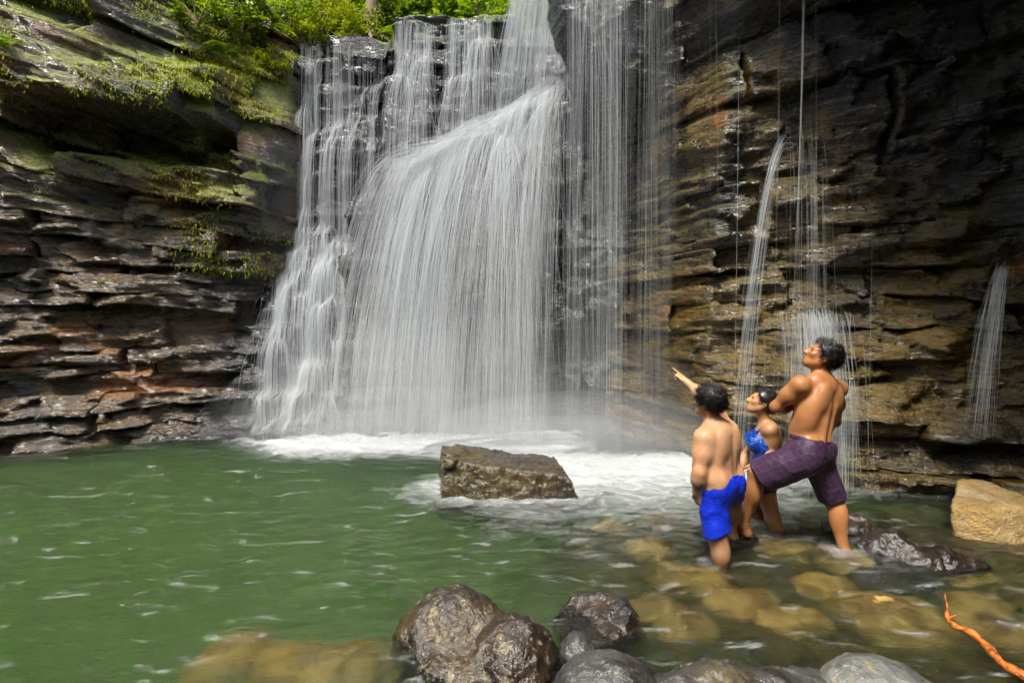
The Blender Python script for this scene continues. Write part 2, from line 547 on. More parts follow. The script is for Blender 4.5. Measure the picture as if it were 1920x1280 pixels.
tag(gorge, 'unseen jungle covered rock wall added behind the viewer to block low sky light', 'cliff', kind='structure')
# ------------------------------------------------------------------ pool
def bed_z(X, Y):
    shoal = sstep(-0.7, 1.2, X + 0.25 * (Y - 3.0)) * sstep(6.3, 4.6, Y - 0.1 * X)
    near = sstep(3.0, 2.2, Y) * sstep(-1.6, -0.4, X)
    s = np.maximum(shoal, near)
    return -3.4 * (1 - s) - 0.30 * s

kb = NT('pool_bed_gravel')
p_ = kb.pos()
c_ = kb.mix(kb.step(kb.noise(p_, 3.0, 5, 0.65), 0.35, 0.65), (0.03, 0.022, 0.009), (0.12, 0.08, 0.026))
kb.principled(Base_Color=c_, Roughness=0.8, Normal=kb.bump(kb.noise(p_, 14, 5, 0.7), 0.8, 0.04))
gx = np.linspace(-13, 9.5, 180); gy = np.linspace(-3, 10.5, 110)
X, Y = np.meshgrid(gx, gy, indexing='ij')
Z = bed_z(X, Y) + fbm(np.stack([X, Y, X * 0], -1).reshape(-1, 3) * 1.3, 4).reshape(X.shape) * 0.10
pool_bed = mesh_obj('pool_bed', np.stack([X, Y, Z], -1).reshape(-1, 3), grid_faces(180, 110)[:, ::-1], kb.m)
tag(pool_bed, 'yellow brown gravel bed under the pool', 'pool bed', kind='structure')

FOAM_SRC = [  # x0, x1, y of impact line, reach towards the camera, strength
    (-2.8, 0.4, 7.35, 0.95, 1.0), (-3.3, -2.2, 7.6, 0.6, 1.0), (0.1, 2.4, 6.5, 2.8, 0.80), (2.3, 3.9, 5.7, 0.8, 0.5)]
def foam_at(X, Y):
    f = np.zeros_like(X)
    for x0, x1, y0, reach, s in FOAM_SRC:
        dx = np.maximum(0, np.maximum(x0 - X, X - x1))
        dy = y0 - Y
        g = np.where(dy < 0, np.exp(-(dy / 0.45) ** 2) if y0 < 7 else 1.0, np.exp(-(dy / reach) ** 1.5 * 1.6))
        f = np.maximum(f, s * g * np.exp(-(dx / 0.75) ** 2))
    # churned water round the block in the pool and round the legs
    for cx_, cy_, rx_, ry_, s_, w_ in ((-0.05, 5.45, 0.74, 0.42, 0.50, 0.34), (1.47, 3.8, 0.08, 0.08, 0.34, 0.10), (2.48, 4.0, 0.08, 0.08, 0.34, 0.10), (2.15, 4.45, 0.1, 0.1, 0.34, 0.12), (2.85, 3.95, 0.5, 0.25, 0.26, 0.12)):
        d = np.sqrt(((X - cx_) / rx_) ** 2 + ((Y - cy_) / ry_) ** 2)
        f = np.maximum(f, s_ * np.exp(-(np.maximum(0, d - 1) * min(rx_, ry_) / w_) ** 1.5))
    return f

def waves(X, Y):
    P = np.stack([X, Y, X * 0], -1).reshape(-1, 3)
    c, s = math.cos(0.35), math.sin(0.35)
    R = np.stack([P[:, 0] * c + P[:, 1] * s, -P[:, 0] * s + P[:, 1] * c, P[:, 2]], -1)
    w1 = fbm(R * np.array([1.0, 2.2, 1]), 3)
    w2 = perlin(R * np.array([3.2, 7.5, 1]) + 9)
    w3 = perlin(R * np.array([8.0, 17.0, 1]) + 5)
    w = w1 * 0.034 + w2 * 0.020 + w3 * 0.007
    w = w.reshape(X.shape)
    f = foam_at(X, Y)
    ch = fbm(P * 5.0 + 40, 4).reshape(X.shape)
    return w * (1 + 0.3 * f) + f * (0.05 * ch + 0.02)

kw = NT('pool_water')
p_ = kw.pos()
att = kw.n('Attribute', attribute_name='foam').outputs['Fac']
pr = kw.mapping(p_, scale=(1.0, 2.6, 1.0), rot=(0, 0, -0.35))
wn1 = kw.noise(pr, 7.0, 5, 0.6, 0.4)
wn2 = kw.noise(pr, 24.0, 4, 0.6, 0.2)
hb = kw.math('ADD', wn1, kw.math('MULTIPLY', wn2, 0.3))
nb = kw.bump(hb, 1.0, 0.09)
fres = kw.n('Fresnel'); fres.inputs['IOR'].default_value = 1.33
kw.l(nb, fres.inputs['Normal'])
tr = kw.n('BsdfRefraction'); tr.inputs['IOR'].default_value = 1.33; tr.inputs['Roughness'].default_value = 0.03
kw.l(kw.bump(hb, 0.35, 0.035), tr.inputs['Normal'])
gl = kw.n('BsdfGlossy'); gl.inputs['Roughness'].default_value = 0.08
kw.l(nb, gl.inputs['Normal'])
mx = kw.n('MixShader')
kw.l(fres.outputs[0], mx.inputs[0]); kw.l(tr.outputs[0], mx.inputs[1]); kw.l(gl.outputs[0], mx.inputs[2])
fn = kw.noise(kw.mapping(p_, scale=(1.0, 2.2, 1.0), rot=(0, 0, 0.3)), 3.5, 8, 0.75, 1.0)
painted_glint = kw.step(kw.noise(kw.mapping(p_, scale=(1.0, 3.2, 1.0), rot=(0, 0, -0.35)), 2.4, 8, 0.72, 0.3), 0.555, 0.77)  # white flecks painted on for sky glints on the wave crests
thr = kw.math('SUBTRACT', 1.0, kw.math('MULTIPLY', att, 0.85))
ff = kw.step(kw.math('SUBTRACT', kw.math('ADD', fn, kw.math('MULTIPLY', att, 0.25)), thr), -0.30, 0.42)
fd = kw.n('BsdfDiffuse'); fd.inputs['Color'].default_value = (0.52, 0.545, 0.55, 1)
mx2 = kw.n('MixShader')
kw.l(kw.math('MAXIMUM', kw.math('MULTIPLY', ff, 0.86), kw.math('MULTIPLY', painted_glint, 0.6)), mx2.inputs[0]); kw.l(mx.outputs[0], mx2.inputs[1]); kw.l(fd.outputs[0], mx2.inputs[2])
kw.l(mx2.outputs[0], kw.out.inputs['Surface'])
va = kw.n('VolumeAbsorption'); va.inputs['Color'].default_value = (0.52, 0.80, 0.18, 1); va.inputs['Density'].default_value = 0.30
vs_ = kw.n('VolumeScatter'); vs_.inputs['Color'].default_value = (0.38, 0.91, 0.24, 1); vs_.inputs['Density'].default_value = 0.42
vs_.inputs['Anisotropy'].default_value = 0.0
ad = kw.n('AddShader'); kw.l(va.outputs[0], ad.inputs[0]); kw.l(vs_.outputs[0], ad.inputs[1])
kw.l(ad.outputs[0], kw.out.inputs['Volume'])
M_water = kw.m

# closed body of water: fine wavy top, plain sides and bottom
def axis(pts):
    return np.concatenate([np.linspace(a, b, n, endpoint=False) for (a, b, n) in pts] + [np.array([pts[-1][1]])])
gx = axis([(-12.5, -7.5, 60), (-7.5, 5.0, 380), (5.0, 9.3, 50)])
gy = axis([(-2.5, 2.2, 40), (2.2, 5.0, 120), (5.0, 8.6, 110), (8.6, 10.2, 12)])
X, Y = np.meshgrid(gx, gy, indexing='ij')
Zw = waves(X, Y)
na, nb_ = len(gx), len(gy)
V = np.stack([X, Y, Zw], -1).reshape(-1, 3)
F = grid_faces(na, nb_)[:, ::-1]
Vb = V.copy(); Vb[:, 2] = -3.9
idx = np.arange(na * nb_).reshape(na, nb_)
ring = np.concatenate([idx[:-1, 0], idx[-1, :-1], idx[:0:-1, -1], idx[0, :0:-1]])
nt = len(V)
Vr = V[ring].copy(); Vr[:, 2] = -3.9
m_ = len(ring)
k_ = np.arange(m_); k2 = (k_ + 1) % m_
side = np.stack([ring[k_], nt + k_, nt + k2, ring[k2]], 1)
Vc = np.array([[0, 4, -3.9]])
bot = np.stack([nt + k_, np.full(m_, nt + m_), np.full(m_, nt + m_), nt + k2], 1)
# bottom fan as one strip of quads: pair opposite ring vertices is unnecessary, use triangles through degenerate-free fan below
allV = np.concatenate([V, Vr, Vc])
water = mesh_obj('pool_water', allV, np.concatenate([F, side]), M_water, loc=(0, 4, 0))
import bmesh
_bm = bmesh.new(); _bm.from_mesh(water.data); _bm.verts.ensure_lookup_table()
_lay = _bm.verts.layers
_c = _bm.verts[nt + m_]
for a_, b_ in zip(k_, k2):
    f_ = _bm.faces.new((_bm.verts[nt + int(b_)], _bm.verts[nt + int(a_)], _c))
_bm.normal_update()
_bm.to_mesh(water.data); _bm.free()
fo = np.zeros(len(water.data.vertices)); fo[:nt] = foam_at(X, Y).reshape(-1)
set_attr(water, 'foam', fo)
tag(water, 'green pool water with white foam below the falls', 'pool', kind='structure')
# ------------------------------------------------------------------ falling water
kf = NT('falling_water')
_d = kf.n('BsdfDiffuse'); _d.inputs['Color'].default_value = (0.72, 0.76, 0.78, 1)
_t = kf.n('BsdfTranslucent'); _t.inputs['Color'].default_value = (0.72, 0.76, 0.78, 1)
_m = kf.n('MixShader'); _m.inputs[0].default_value = 0.42
kf.l(_d.outputs[0], _m.inputs[1]); kf.l(_t.outputs[0], _m.inputs[2])
_x = kf.n('BsdfTransparent')
_m2 = kf.n('MixShader'); _m2.inputs[0].default_value = 0.42
kf.l(_x.outputs[0], _m2.inputs[1]); kf.l(_m.outputs[0], _m2.inputs[2])
kf.l(_m2.outputs[0], kf.out.inputs['Surface'])
M_fall = kf.m

G = 9.81
def run_water(P, Vel, env=None, dt=0.02, nmax=90, zend=0.0, fric=0.06, push=1.6, cap=4.5, jit=0.25, seed=0, ledge_splash=0.25, drag=0.0):
    """Lets drops go from P with velocity Vel; they fall, strike the rock raster env and run on over it. -> paths (n, k, 3), length (n,)"""
    r = np.random.default_rng(seed)
    P = np.array(P, float); Vel = np.array(Vel, float)
    n = len(P)
    out = np.zeros((n, nmax, 3)); out[:, 0] = P
    length = np.full(n, nmax)
    alive = np.ones(n, bool)
    for k in range(1, nmax):
        Vel[:, 2] -= G * dt
        Vel[:, :2] *= (1 - drag * dt)
        sp = np.linalg.norm(Vel, axis=1)
        Vel *= np.minimum(1, cap / np.maximum(sp, 1e-6))[:, None]
        Pn = P + Vel * dt
        if env is not None:
            y = env(Pn[:, 0], Pn[:, 2])
            hit = (Pn[:, 1] > y - 0.02) & (y < 90)
            if hit.any():
                h = env.h * 1.5
                gx = (env(Pn[:, 0] + h, Pn[:, 2]) - env(Pn[:, 0] - h, Pn[:, 2])) / (2 * h)
                gz = (env(Pn[:, 0], Pn[:, 2] + h) - env(Pn[:, 0], Pn[:, 2] - h)) / (2 * h)
                gx = np.clip(gx, -3, 3); gz = np.clip(gz, -4, 4)
                N = np.stack([gx, -np.ones(n), gz], -1)
                N /= np.linalg.norm(N, axis=1)[:, None]
                vn = (Vel * N).sum(1)
                imp = np.maximum(0, -vn)
                Vn = Vel - np.minimum(vn, 0)[:, None] * N * 1.0
                Vn *= (1 - fric)
                Vn[:, 1] -= push * dt + imp * ledge_splash * r.random(n)
                Vn[:, 0] += r.normal(0, jit, n) * np.minimum(1, imp)
                Vel = np.where(hit[:, None], Vn, Vel)
                Pn[:, 1] = np.where(hit, np.minimum(Pn[:, 1], y - 0.025), Pn[:, 1])
        P = np.where(alive[:, None], Pn, P)
        out[:, k] = P
        done = alive & (P[:, 2] <= zend)
        length[done] = k + 1
        alive &= ~done
        if not alive.any(): break
    return out[:, :k + 1], np.minimum(length, k + 1)

def ribbons(paths, lengths, w, seed=0, every=2, min_pts=3, cutup=True):
    """One thin twisting filament of water per path."""
    r = np.random.default_rng(seed)
    V, F, base = [], [], 0
    for i in range(len(paths)):
        L = lengths[i]
        p = paths[i, :L]
        if cutup:
            a0 = int(L * r.random() ** 1.6 * 0.75); a1 = a0 + max(6, int(L * r.uniform(0.2, 0.75)))
            p = p[a0:a1]; L = len(p)
        if len(p) < min_pts: continue
        idx = np.arange(0, L, every)
        if idx[-1] != L - 1: idx = np.append(idx, L - 1)
        p = p[idx]
        m = len(p)
        t = np.gradient(p, axis=0)
        t /= np.maximum(np.linalg.norm(t, axis=1), 1e-6)[:, None]
        a = r.uniform(-0.9, 0.9) + np.linspace(0, r.normal(0, 0.8), m)
        ref = np.stack([np.cos(a), np.sin(a), np.zeros(m)], -1)
        sd = ref - (ref * t).sum(1)[:, None] * t
        sd /= np.maximum(np.linalg.norm(sd, axis=1), 1e-6)[:, None]
        ww = w[i] * 0.5 * np.interp(np.linspace(0, 1, m), [0, 0.25, 0.7, 1], [0.15, 1, 1, 0.1])
        V.append(np.stack([p - sd * ww[:, None], p + sd * ww[:, None]], 1).reshape(-1, 3))
        k = np.arange(m - 1) * 2 + base
        F.append(np.stack([k, k + 1, k + 3, k + 2], 1))
        base += 2 * m
    return np.concatenate(V), np.concatenate(F)

def clumped(n, x0, x1, seed, freq=3.0, amt=0.8):
    """n positions in [x0, x1], bunched the way a lip of water breaks into strands."""
    r = np.random.default_rng(seed)
    out = []
    while len(out) < n:
        c = r.uniform(x0, x1, 4 * n)
        q = fbm(np.stack([c * freq, np.full(len(c), seed * 1.7), c * 0], -1), 3)
        q2 = fbm(np.stack([c * freq * 5, np.full(len(c), seed * 2.9), c * 0], -1), 3)
        c = c[r.random(len(c)) < np.clip(0.42 + 1.7 * amt * q + 1.3 * amt * q2, 0.015, 1)]
        out.extend(c[:n - len(out)])
    return np.array(out)

def waterfall(label, groups, part='water_strands'):
    root_loc = groups[0][0][0, 0] * np.array([1, 1, 0])
    root = empty('waterfall', root_loc)
    tag(root, label, 'waterfall')
    for i, (pa, le, w, ev, sd) in enumerate(groups):
        V, F = ribbons(pa, le, w, seed=sd, every=ev)
        o = mesh_obj(part if i == 0 else 'water_spray', V, F, M_fall, root, loc=root_loc)
        o['kind'] = 'stuff'
    return root

r = np.random.default_rng(5)
def widths(n, a, b): return r.uniform(a, b, n) * (1 + (r.random(n) < 0.06) * 1.2)

# 1 upper-left cascade, over the ledges and down the rock stairs
n = 1500
xs = clumped(n, -3.85, -2.25, 2, 2.5)
P = np.stack([xs, env_F(xs, np.full(n, 6.45)) - 0.05 - r.random(n) * 0.04, np.full(n, 6.62) + 0.05 * r.random(n)], -1)
P[:, 1] = np.minimum(P[:, 1], 10.3)
Vv = np.stack([r.normal(0.02, 0.15, n), r.uniform(-0.5, -0.1, n), np.zeros(n)], -1)
g1 = run_water(P, Vv, env_F, seed=1, nmax=230, cap=2.4, zend=0.02, fric=0.12, push=1.2, ledge_splash=0.04, drag=3.0, jit=0.14)
# the stairs get more water of their own
n2 = 1500
xs = clumped(n2, -3.85, -3.0, 3, 3)
P = np.stack([xs, env_F(xs, np.full(n2, 3.1)) - 0.05, np.full(n2, 3.15)], -1)
P[:, 1] = np.clip(P[:, 1], 8.3, 9.3)
Vv = np.stack([r.normal(0.35, 0.2, n2), r.uniform(-0.8, -0.2, n2), np.zeros(n2)], -1)
g1b = run_water(P, Vv, env_F, seed=2, nmax=130, cap=2.0, zend=0.02, fric=0.10, push=1.0, ledge_splash=0.04, drag=0.8, jit=0.12)
waterfall('stepped white cascade down rock stairs beside the left cliff',
          [(g1[0], g1[1], widths(n, 0.0014, 0.0040), 2, 1), (g1b[0], g1b[1], widths(n2, 0.0014, 0.0036), 2, 2)])

# 2 upper middle cascade
n = 1800
xs = clumped(n, -2.05, -0.35, 5, 2.2)
lip = env_F(xs, np.full(n, 6.85))
P = np.stack([xs, np.minimum(lip, 10.2) - 0.05, 6.98 + 0.06 * r.random(n)], -1)
Vv = np.stack([r.normal(0.0, 0.12, n), r.uniform(-1.0, -0.3, n), np.zeros(n)], -1)
g2 = run_water(P, Vv, env_F, seed=3, nmax=120, cap=3.4, zend=3.6, fric=0.10, ledge_splash=0.05, push=1.0, drag=1.5)
waterfall('broad white cascade pouring over the black lip at the top middle',
          [(g2[0], g2[1], widths(n, 0.0014, 0.0040), 2, 3)])

# 3 main fall: chute from above on to the slanting shelf, then the wide curtain
n = 3600
xs = r.uniform(0.2, 1.15, n)
P = np.stack([xs, r.uniform(8.45, 8.8, n), np.full(n, 7.4)], -1)
Vv = np.stack([(xs - 0.80) * 1.5 + r.normal(-0.10, 0.10, n), r.normal(-0.2, 0.08, n), np.full(n, -2.0)], -1)
g3a = run_water(P, Vv, None, seed=4, nmax=60, cap=6.0, zend=0)
la = np.array([min(l, int(np.argmax(p[:, 2] < ramp_top(p[:, 0]) + 0.08)) or l) for p, l in zip(*g3a)])
n = 2900
tq = clumped(n, 0.0, 1.0, 9, 9.0, 1.1)
tq = np.where(r.random(n) < np.interp(tq, [0, 0.08, 0.3], [0.1, 0.45, 1]), tq, r.uniform(0.3, 0.95, n))
xr_ = 0.92 - 2.75 * tq
P = np.stack([xr_, 8.15 + 0.45 * r.random(n) + 0.25 * tq, ramp_top(xr_) + 0.02 + 0.10 * fbm(np.stack([xr_ * 2.2, xr_ * 0 + 4, xr_ * 0], -1), 3) + 0.22 * r.random(n) ** 2], -1)
sp = 0.2 + 0.80 * tq
Vv = np.stack([-sp * r.uniform(0.7, 1.25, n), -r.uniform(0.45, 1.05, n), 0.25 * r.random(n)], -1)
g3 = run_water(P, Vv, env_B, seed=5, nmax=110, cap=5.5, fric=0.03, zend=0.02)
# water sheeting along the shelf itself
n3 = 1300
tq = r.random(n3)
xr_ = 1.0 - 2.4 * tq
P = np.stack([xr_, 8.5 + 0.5 * r.random(n3), ramp_top(xr_) + 0.12], -1)
Vv = np.stack([-r.uniform(0.5, 1.3, n3), -r.uniform(0.3, 0.8, n3), np.full(n3, -0.3)], -1)
g3c = run_water(P, Vv, env_B, seed=6, nmax=85, cap=4.5, fric=0.03, zend=0.02)
n4 = 1500
ridge = np.zeros((n4, 120, 3)); rl = np.zeros(n4, int)
for i in range(n4):
    x0 = r.uniform(0.1, 1.05); x1 = max(-1.9, x0 - r.uniform(0.5, 2.6))
    m = int(max(8, (x0 - x1) / 0.05))
    xx = np.linspace(x0, x1, m)
    y0 = r.uniform(8.15, 8.75); hz = 0.03 + 0.16 * r.random()
    pth = np.stack([xx, y0 - 0.28 * (xx[0] - xx) * r.uniform(0.2, 0.8), ramp_top(xx) + hz + 0.03 * np.sin(xx * 6 + y0 * 9)], -1)
    q = pth[-1].copy(); v = np.array([-1.15 * r.uniform(0.7, 1.1), -0.55 * r.uniform(0.6, 1.3), -0.35])
    ext = []
    while q[2] > 0.05 and len(ext) + m < 119:
        v[2] -= G * 0.02; q = q + v * 0.02; ext.append(q.copy())
    full = np.concatenate([pth, np.array(ext)]) if ext else pth
    ridge[i, :len(full)] = full; rl[i] = len(full)
waterfall('wide milky white curtain fanning out in the middle of the cliff',
          [(g3[0], g3[1], widths(n, 0.0014, 0.0036), 2, 4), (g3a[0], la, widths(3600, 0.0014, 0.0032), 2, 5), (ridge, rl, widths(n4, 0.0018, 0.0038), 2, 66), (g3c[0], g3c[1], widths(n3, 0.0018, 0.0040), 2, 6)])

# 4 thin veil over the overhanging rock
n = 1300
xs = clumped(n, 0.68, 2.4, 12, 2.6, 0.9)
xs = xs[(r.random(n) < np.interp(xs, [0.6, 0.9, 1.4, 1.8, 2.4], [0.9, 1.0, 0.7, 0.25, 0.12]))]
n = len(xs)
P = np.stack([xs, env_R(xs, np.full(n, 6.6)) - 0.06, np.full(n, 6.75)], -1)
P[:, 1] = np.clip(P[:, 1], 6.2, 7.1)
Vv = np.stack([r.normal(0, 0.06, n), r.uniform(-0.5, -0.1, n), np.full(n, -1.5)], -1)
g4 = run_water(P, Vv, env_R, seed=7, nmax=120, cap=5.0, zend=0.02, push=0.5, ledge_splash=0.03)
waterfall('thin grey veil dropping off the dark overhanging rock',
          [(g4[0], g4[1], widths(n, 0.0007, 0.0022), 3, 7)])

# 5..8 small streams on the right cliff
def stream(label, src, vel, n, spread, wid, env=env_R, nmax=90, extra=None, cap=4.5, vj=0.04, zend=0.02):
    P = np.array(src) + r.normal(0, 1, (n, 3)) * np.array(spread)
    Vv = np.array(vel) + r.normal(0, vj, (n, 3))
    gs = run_water(P, Vv, env, seed=int(abs(src[0]) * 100), nmax=nmax, cap=cap, zend=zend)
    groups = [(gs[0], gs[1], widths(n, *wid), 2, 8)]
    for (s2, v2, n2, sp2, w2) in (extra or []):
        P = np.array(s2) + r.normal(0, 1, (n2, 3)) * np.array(sp2)
        Vv = np.array(v2) + r.normal(0, vj * 2, (n2, 3))
        gs = run_water(P, Vv, env, seed=int(abs(s2[0]) * 100), nmax=nmax, cap=cap, zend=zend)
        groups.append((gs[0], gs[1], widths(n2, *w2), 2, 9))
    return waterfall(label, groups)

a = pt(1508, -40, 5.3)
stream('single thin straight thread of water falling in front of the shaded cliff', a, (-0.02, 0.0, -3.0), 14, (0.006, 0.006, 0.05), (0.002, 0.004),
       nmax=60, vj=0.012, zend=pt(1490, 590, 5.3)[2])
a = pt(1475, 262, 5.45)
stream('slanting stream arching away from a crack in the shaded cliff', a, (-0.66, -0.25, 0.1), 130, (0.018, 0.02, 0.04), (0.0012, 0.0030), vj=0.07)
a = pt(1515, 250, 5.45); b = pt(1525, 585, 5.3)
stream('fan of small threads breaking over a rounded ledge behind the man', a, (0.06, -0.2, -0.2), 70, (0.09, 0.03, 0.08), (0.0012, 0.0028), vj=0.06,
       extra=[(b, (0.0, -0.30, 0.25), 950, (0.14, 0.05, 0.03), (0.0012, 0.0030))])
a = pt(1885, 500, 5.0)
stream('small spout gushing from a hole in the cliff above the golden rock', a, (-0.62, -0.3, 0.10), 260, (0.03, 0.02, 0.03), (0.0012, 0.0028), vj=0.09, zend=0.72)
a = pt(1590, 715, 5.2)
stream('small spill over the ledge beside the head of the tallest person', a, (-0.12, -0.2, 0.0), 130, (0.06, 0.03, 0.015), (0.0012, 0.0028), vj=0.06)

# ---- thin translucent sheets that tie the strands of the broad falls together
ks = NT('water_film')
su = ks.n('Attribute', attribute_name='across').outputs['Fac']
sv = ks.n('Attribute', attribute_name='along').outputs['Fac']
sd_ = ks.n('Attribute', attribute_name='body').outputs['Fac']
cx = ks.n('CombineXYZ'); ks.l(su, cx.inputs[0]); ks.l(sv, cx.inputs[1])
na_ = ks.noise(ks.mapping(cx.outputs[0], scale=(7, 0.40, 1)), 1.0, 6, 0.72)
nb2 = ks.noise(ks.mapping(cx.outputs[0], scale=(60, 1.2, 1)), 1.0, 3, 0.6)
al = ks.math('MULTIPLY', ks.step(ks.math('ADD', na_, ks.math('MULTIPLY', nb2, 0.35)), 0.57, 0.86), sd_)
d_ = ks.n('BsdfDiffuse'); d_.inputs['Color'].default_value = (0.72, 0.76, 0.78, 1)
t_ = ks.n('BsdfTranslucent'); t_.inputs['Color'].default_value = (0.72, 0.76, 0.78, 1)
m_a = ks.n('MixShader'); m_a.inputs[0].default_value = 0.45
ks.l(d_.outputs[0], m_a.inputs[1]); ks.l(t_.outputs[0], m_a.inputs[2])
x_ = ks.n('BsdfTransparent')
m_b = ks.n('MixShader')
ks.l(al, m_b.inputs[0]); ks.l(x_.outputs[0], m_b.inputs[1]); ks.l(m_a.outputs[0], m_b.inputs[2])
ks.l(m_b.outputs[0], ks.out.inputs['Surface'])
M_film = ks.m

def film(parent, P, Vel, env, body, seed, nt=46, **kw_):
    """surface swept by an ordered row of drops"""
    pa, le = run_water(P, Vel, env, seed=seed, jit=0.0, ledge_splash=0.0, **kw_)
    n_ = len(pa)
    V = np.zeros((n_, nt, 3))
    for i in range(n_):
        t = np.linspace(0, le[i] - 1, nt)
        for c_ in range(3): V[i, :, c_] = np.interp(t, np.arange(le[i]), pa[i, :le[i], c_])
    for _ in range(3):
        V[1:-1] = (V[:-2] + 2 * V[1:-1] + V[2:]) / 4
    o = mesh_obj('water_film', V.reshape(-1, 3), grid_faces(n_, nt), M_film, parent, loc=parent.location)
    ac = np.repeat(np.linspace(0, 1, n_) * np.linalg.norm(P[-1] - P[0]), nt) + seed * 7.3
    alg = np.tile(np.linspace(0, 1, nt), n_) * 4 + seed
    edge = np.repeat(sstep(0, 0.12, np.linspace(0, 1, n_)) * sstep(1, 0.88, np.linspace(0, 1, n_)), nt)
    top = np.tile(np.interp(np.linspace(0, 1, nt), [0, 0.04, 0.3, 1], [0.5, 1.25, 0.8, 0.55]), n_)
    set_attr(o, 'across', ac); set_attr(o, 'along', alg); set_attr(o, 'body', body * edge * top)
    return o
FALLS = [o for o in bpy.data.objects if o.name.startswith('waterfall')]
FALLS.sort(key=lambda o: o.name)
f_left, f_mid, f_main, f_veil = FALLS[:4]
for k, (dy, vy) in enumerate(((0.0, -0.85), (0.18, -0.7), (0.3, -0.55))):
    tq = np.linspace(0.02, 1, 60)
    xr_ = 0.92 - 2.7 * tq
    P = np.stack([xr_, 8.2 + dy + 0.25 * tq, ramp_top(xr_) + 0.12], -1)
    film(f_main, P, np.stack([-(0.2 + 0.80 * tq), np.full(60, vy), np.full(60, 0.15)], -1), None, 0.56, 1 + 9 * k, nmax=110, cap=5.5, zend=0.02)
xs = np.linspace(0.25, 1.12, 24)
P = np.stack([xs, np.full(24, 8.62), np.full(24, 7.4)], -1)
film(f_main, P, np.stack([(xs - 0.80) * 1.5 - 0.1, np.full(24, -0.2), np.full(24, -2.0)], -1), None, 1.0, 3, nmax=40, cap=6, zend=4.75)
xs = np.linspace(0.7, 2.1, 40)
P = np.stack([xs, np.full(40, 6.72), np.full(40, 6.75)], -1)
film(f_veil, P, np.stack([np.zeros(40), np.full(40, -0.12), np.full(40, -1.5)], -1), None, 0.20, 4, nmax=110, cap=5, zend=0.02)
xs = np.linspace(-2.05, -0.4, 34)
P = np.stack([xs, np.full(34, 9.98), np.full(34, 7.02)], -1)
film(f_mid, P, np.stack([np.zeros(34), np.full(34, -0.3), np.zeros(34)], -1), None, 0.5, 5, nmax=90, cap=4, zend=3.8)

# ---- spray thrown up where the falls strike the pool
r = np.random.default_rng(88)
def spray(parent, x0, x1, y, n, vmax, seed):
    xs = r.uniform(x0, x1, n)
    P = np.stack([xs, y + r.normal(0, 0.18, n), np.full(n, 0.03)], -1)
    Vv = np.stack([r.normal(0, 0.5, n), r.normal(-0.5, 0.5, n), r.uniform(0.3, vmax, n)], -1)
    pa, le = run_water(P, Vv, None, seed=seed, nmax=50, zend=0.0, dt=0.012)
    V, F = ribbons(pa, le, r.uniform(0.001, 0.003, n), seed=seed, every=1)
    o = mesh_obj('water_spray', V, F, M_fall, parent, loc=parent.location)
    o['kind'] = 'stuff'
spray(f_main, -2.9, 0.4, 7.35, 2600, 2.2, 1)
spray(f_left, -3.7, -2.4, 7.75, 1200, 1.8, 2)
spray(f_veil, 0.5, 2.4, 6.45, 1500, 1.4, 3)

# ---- mist hanging low over the foot of the falls: soft puffs of fine droplets
km = NT('mist')
vm = km.n('VolumePrincipled')
vm.inputs['Color'].default_value = (0.95, 0.97, 1.0, 1); vm.inputs['Density'].default_value = 0.13
km.l(vm.outputs[0], km.out.inputs['Volume'])
km2 = NT('thin_mist')
vm2 = km2.n('VolumePrincipled')
vm2.inputs['Color'].default_value = (0.95, 0.97, 1.0, 1); vm2.inputs['Density'].default_value = 0.04
km2.l(vm2.outputs[0], km2.out.inputs['Volume'])
import bmesh as _bm2
_q = _bm2.new(); _bm2.ops.create_icosphere(_q, subdivisions=3, radius=1.0)
mv = np.array([v.co[:] for v in _q.verts]); mf = np.array([[v.index for v in f_.verts] for f_ in _q.faces]); _q.free()
for i, (cx_, cy_, rx, ry, rz) in enumerate(((-1.4, 7.2, 2.6, 0.9, 1.1), (-1.5, 7.25, 2.1, 0.65, 0.7), (-1.6, 7.3, 1.7, 0.45, 0.42), (0.9, 6.5, 2.1, 0.9, 0.75), (0.8, 6.5, 1.5, 0.65, 0.42), (-0.4, 6.9, 3.4, 1.3, 1.7), (-1.4, 7.2, 2.9, 1.0, 1.4))):
    V = mv * np.array([rx, ry, rz])
    V[:, 2] = np.maximum(V[:, 2], -0.0) + 0.14
    V[:, :] += np.array([cx_, cy_, 0.0]) + 0.0
    V[:, :2] += 0.10 * np.stack([fbm(V * 1.1 + i, 2), fbm(V * 1.1 + i + 50, 2)], -1)
    mo_ = mesh_obj('mist', V, mf, km2.m if rz > 0.8 else km.m)
    tag(mo_, ('low white mist hanging over the foot of the main falls', 'low white mist over the water below the thin veil')[int(cx_ > 0)], 'mist', kind='stuff')
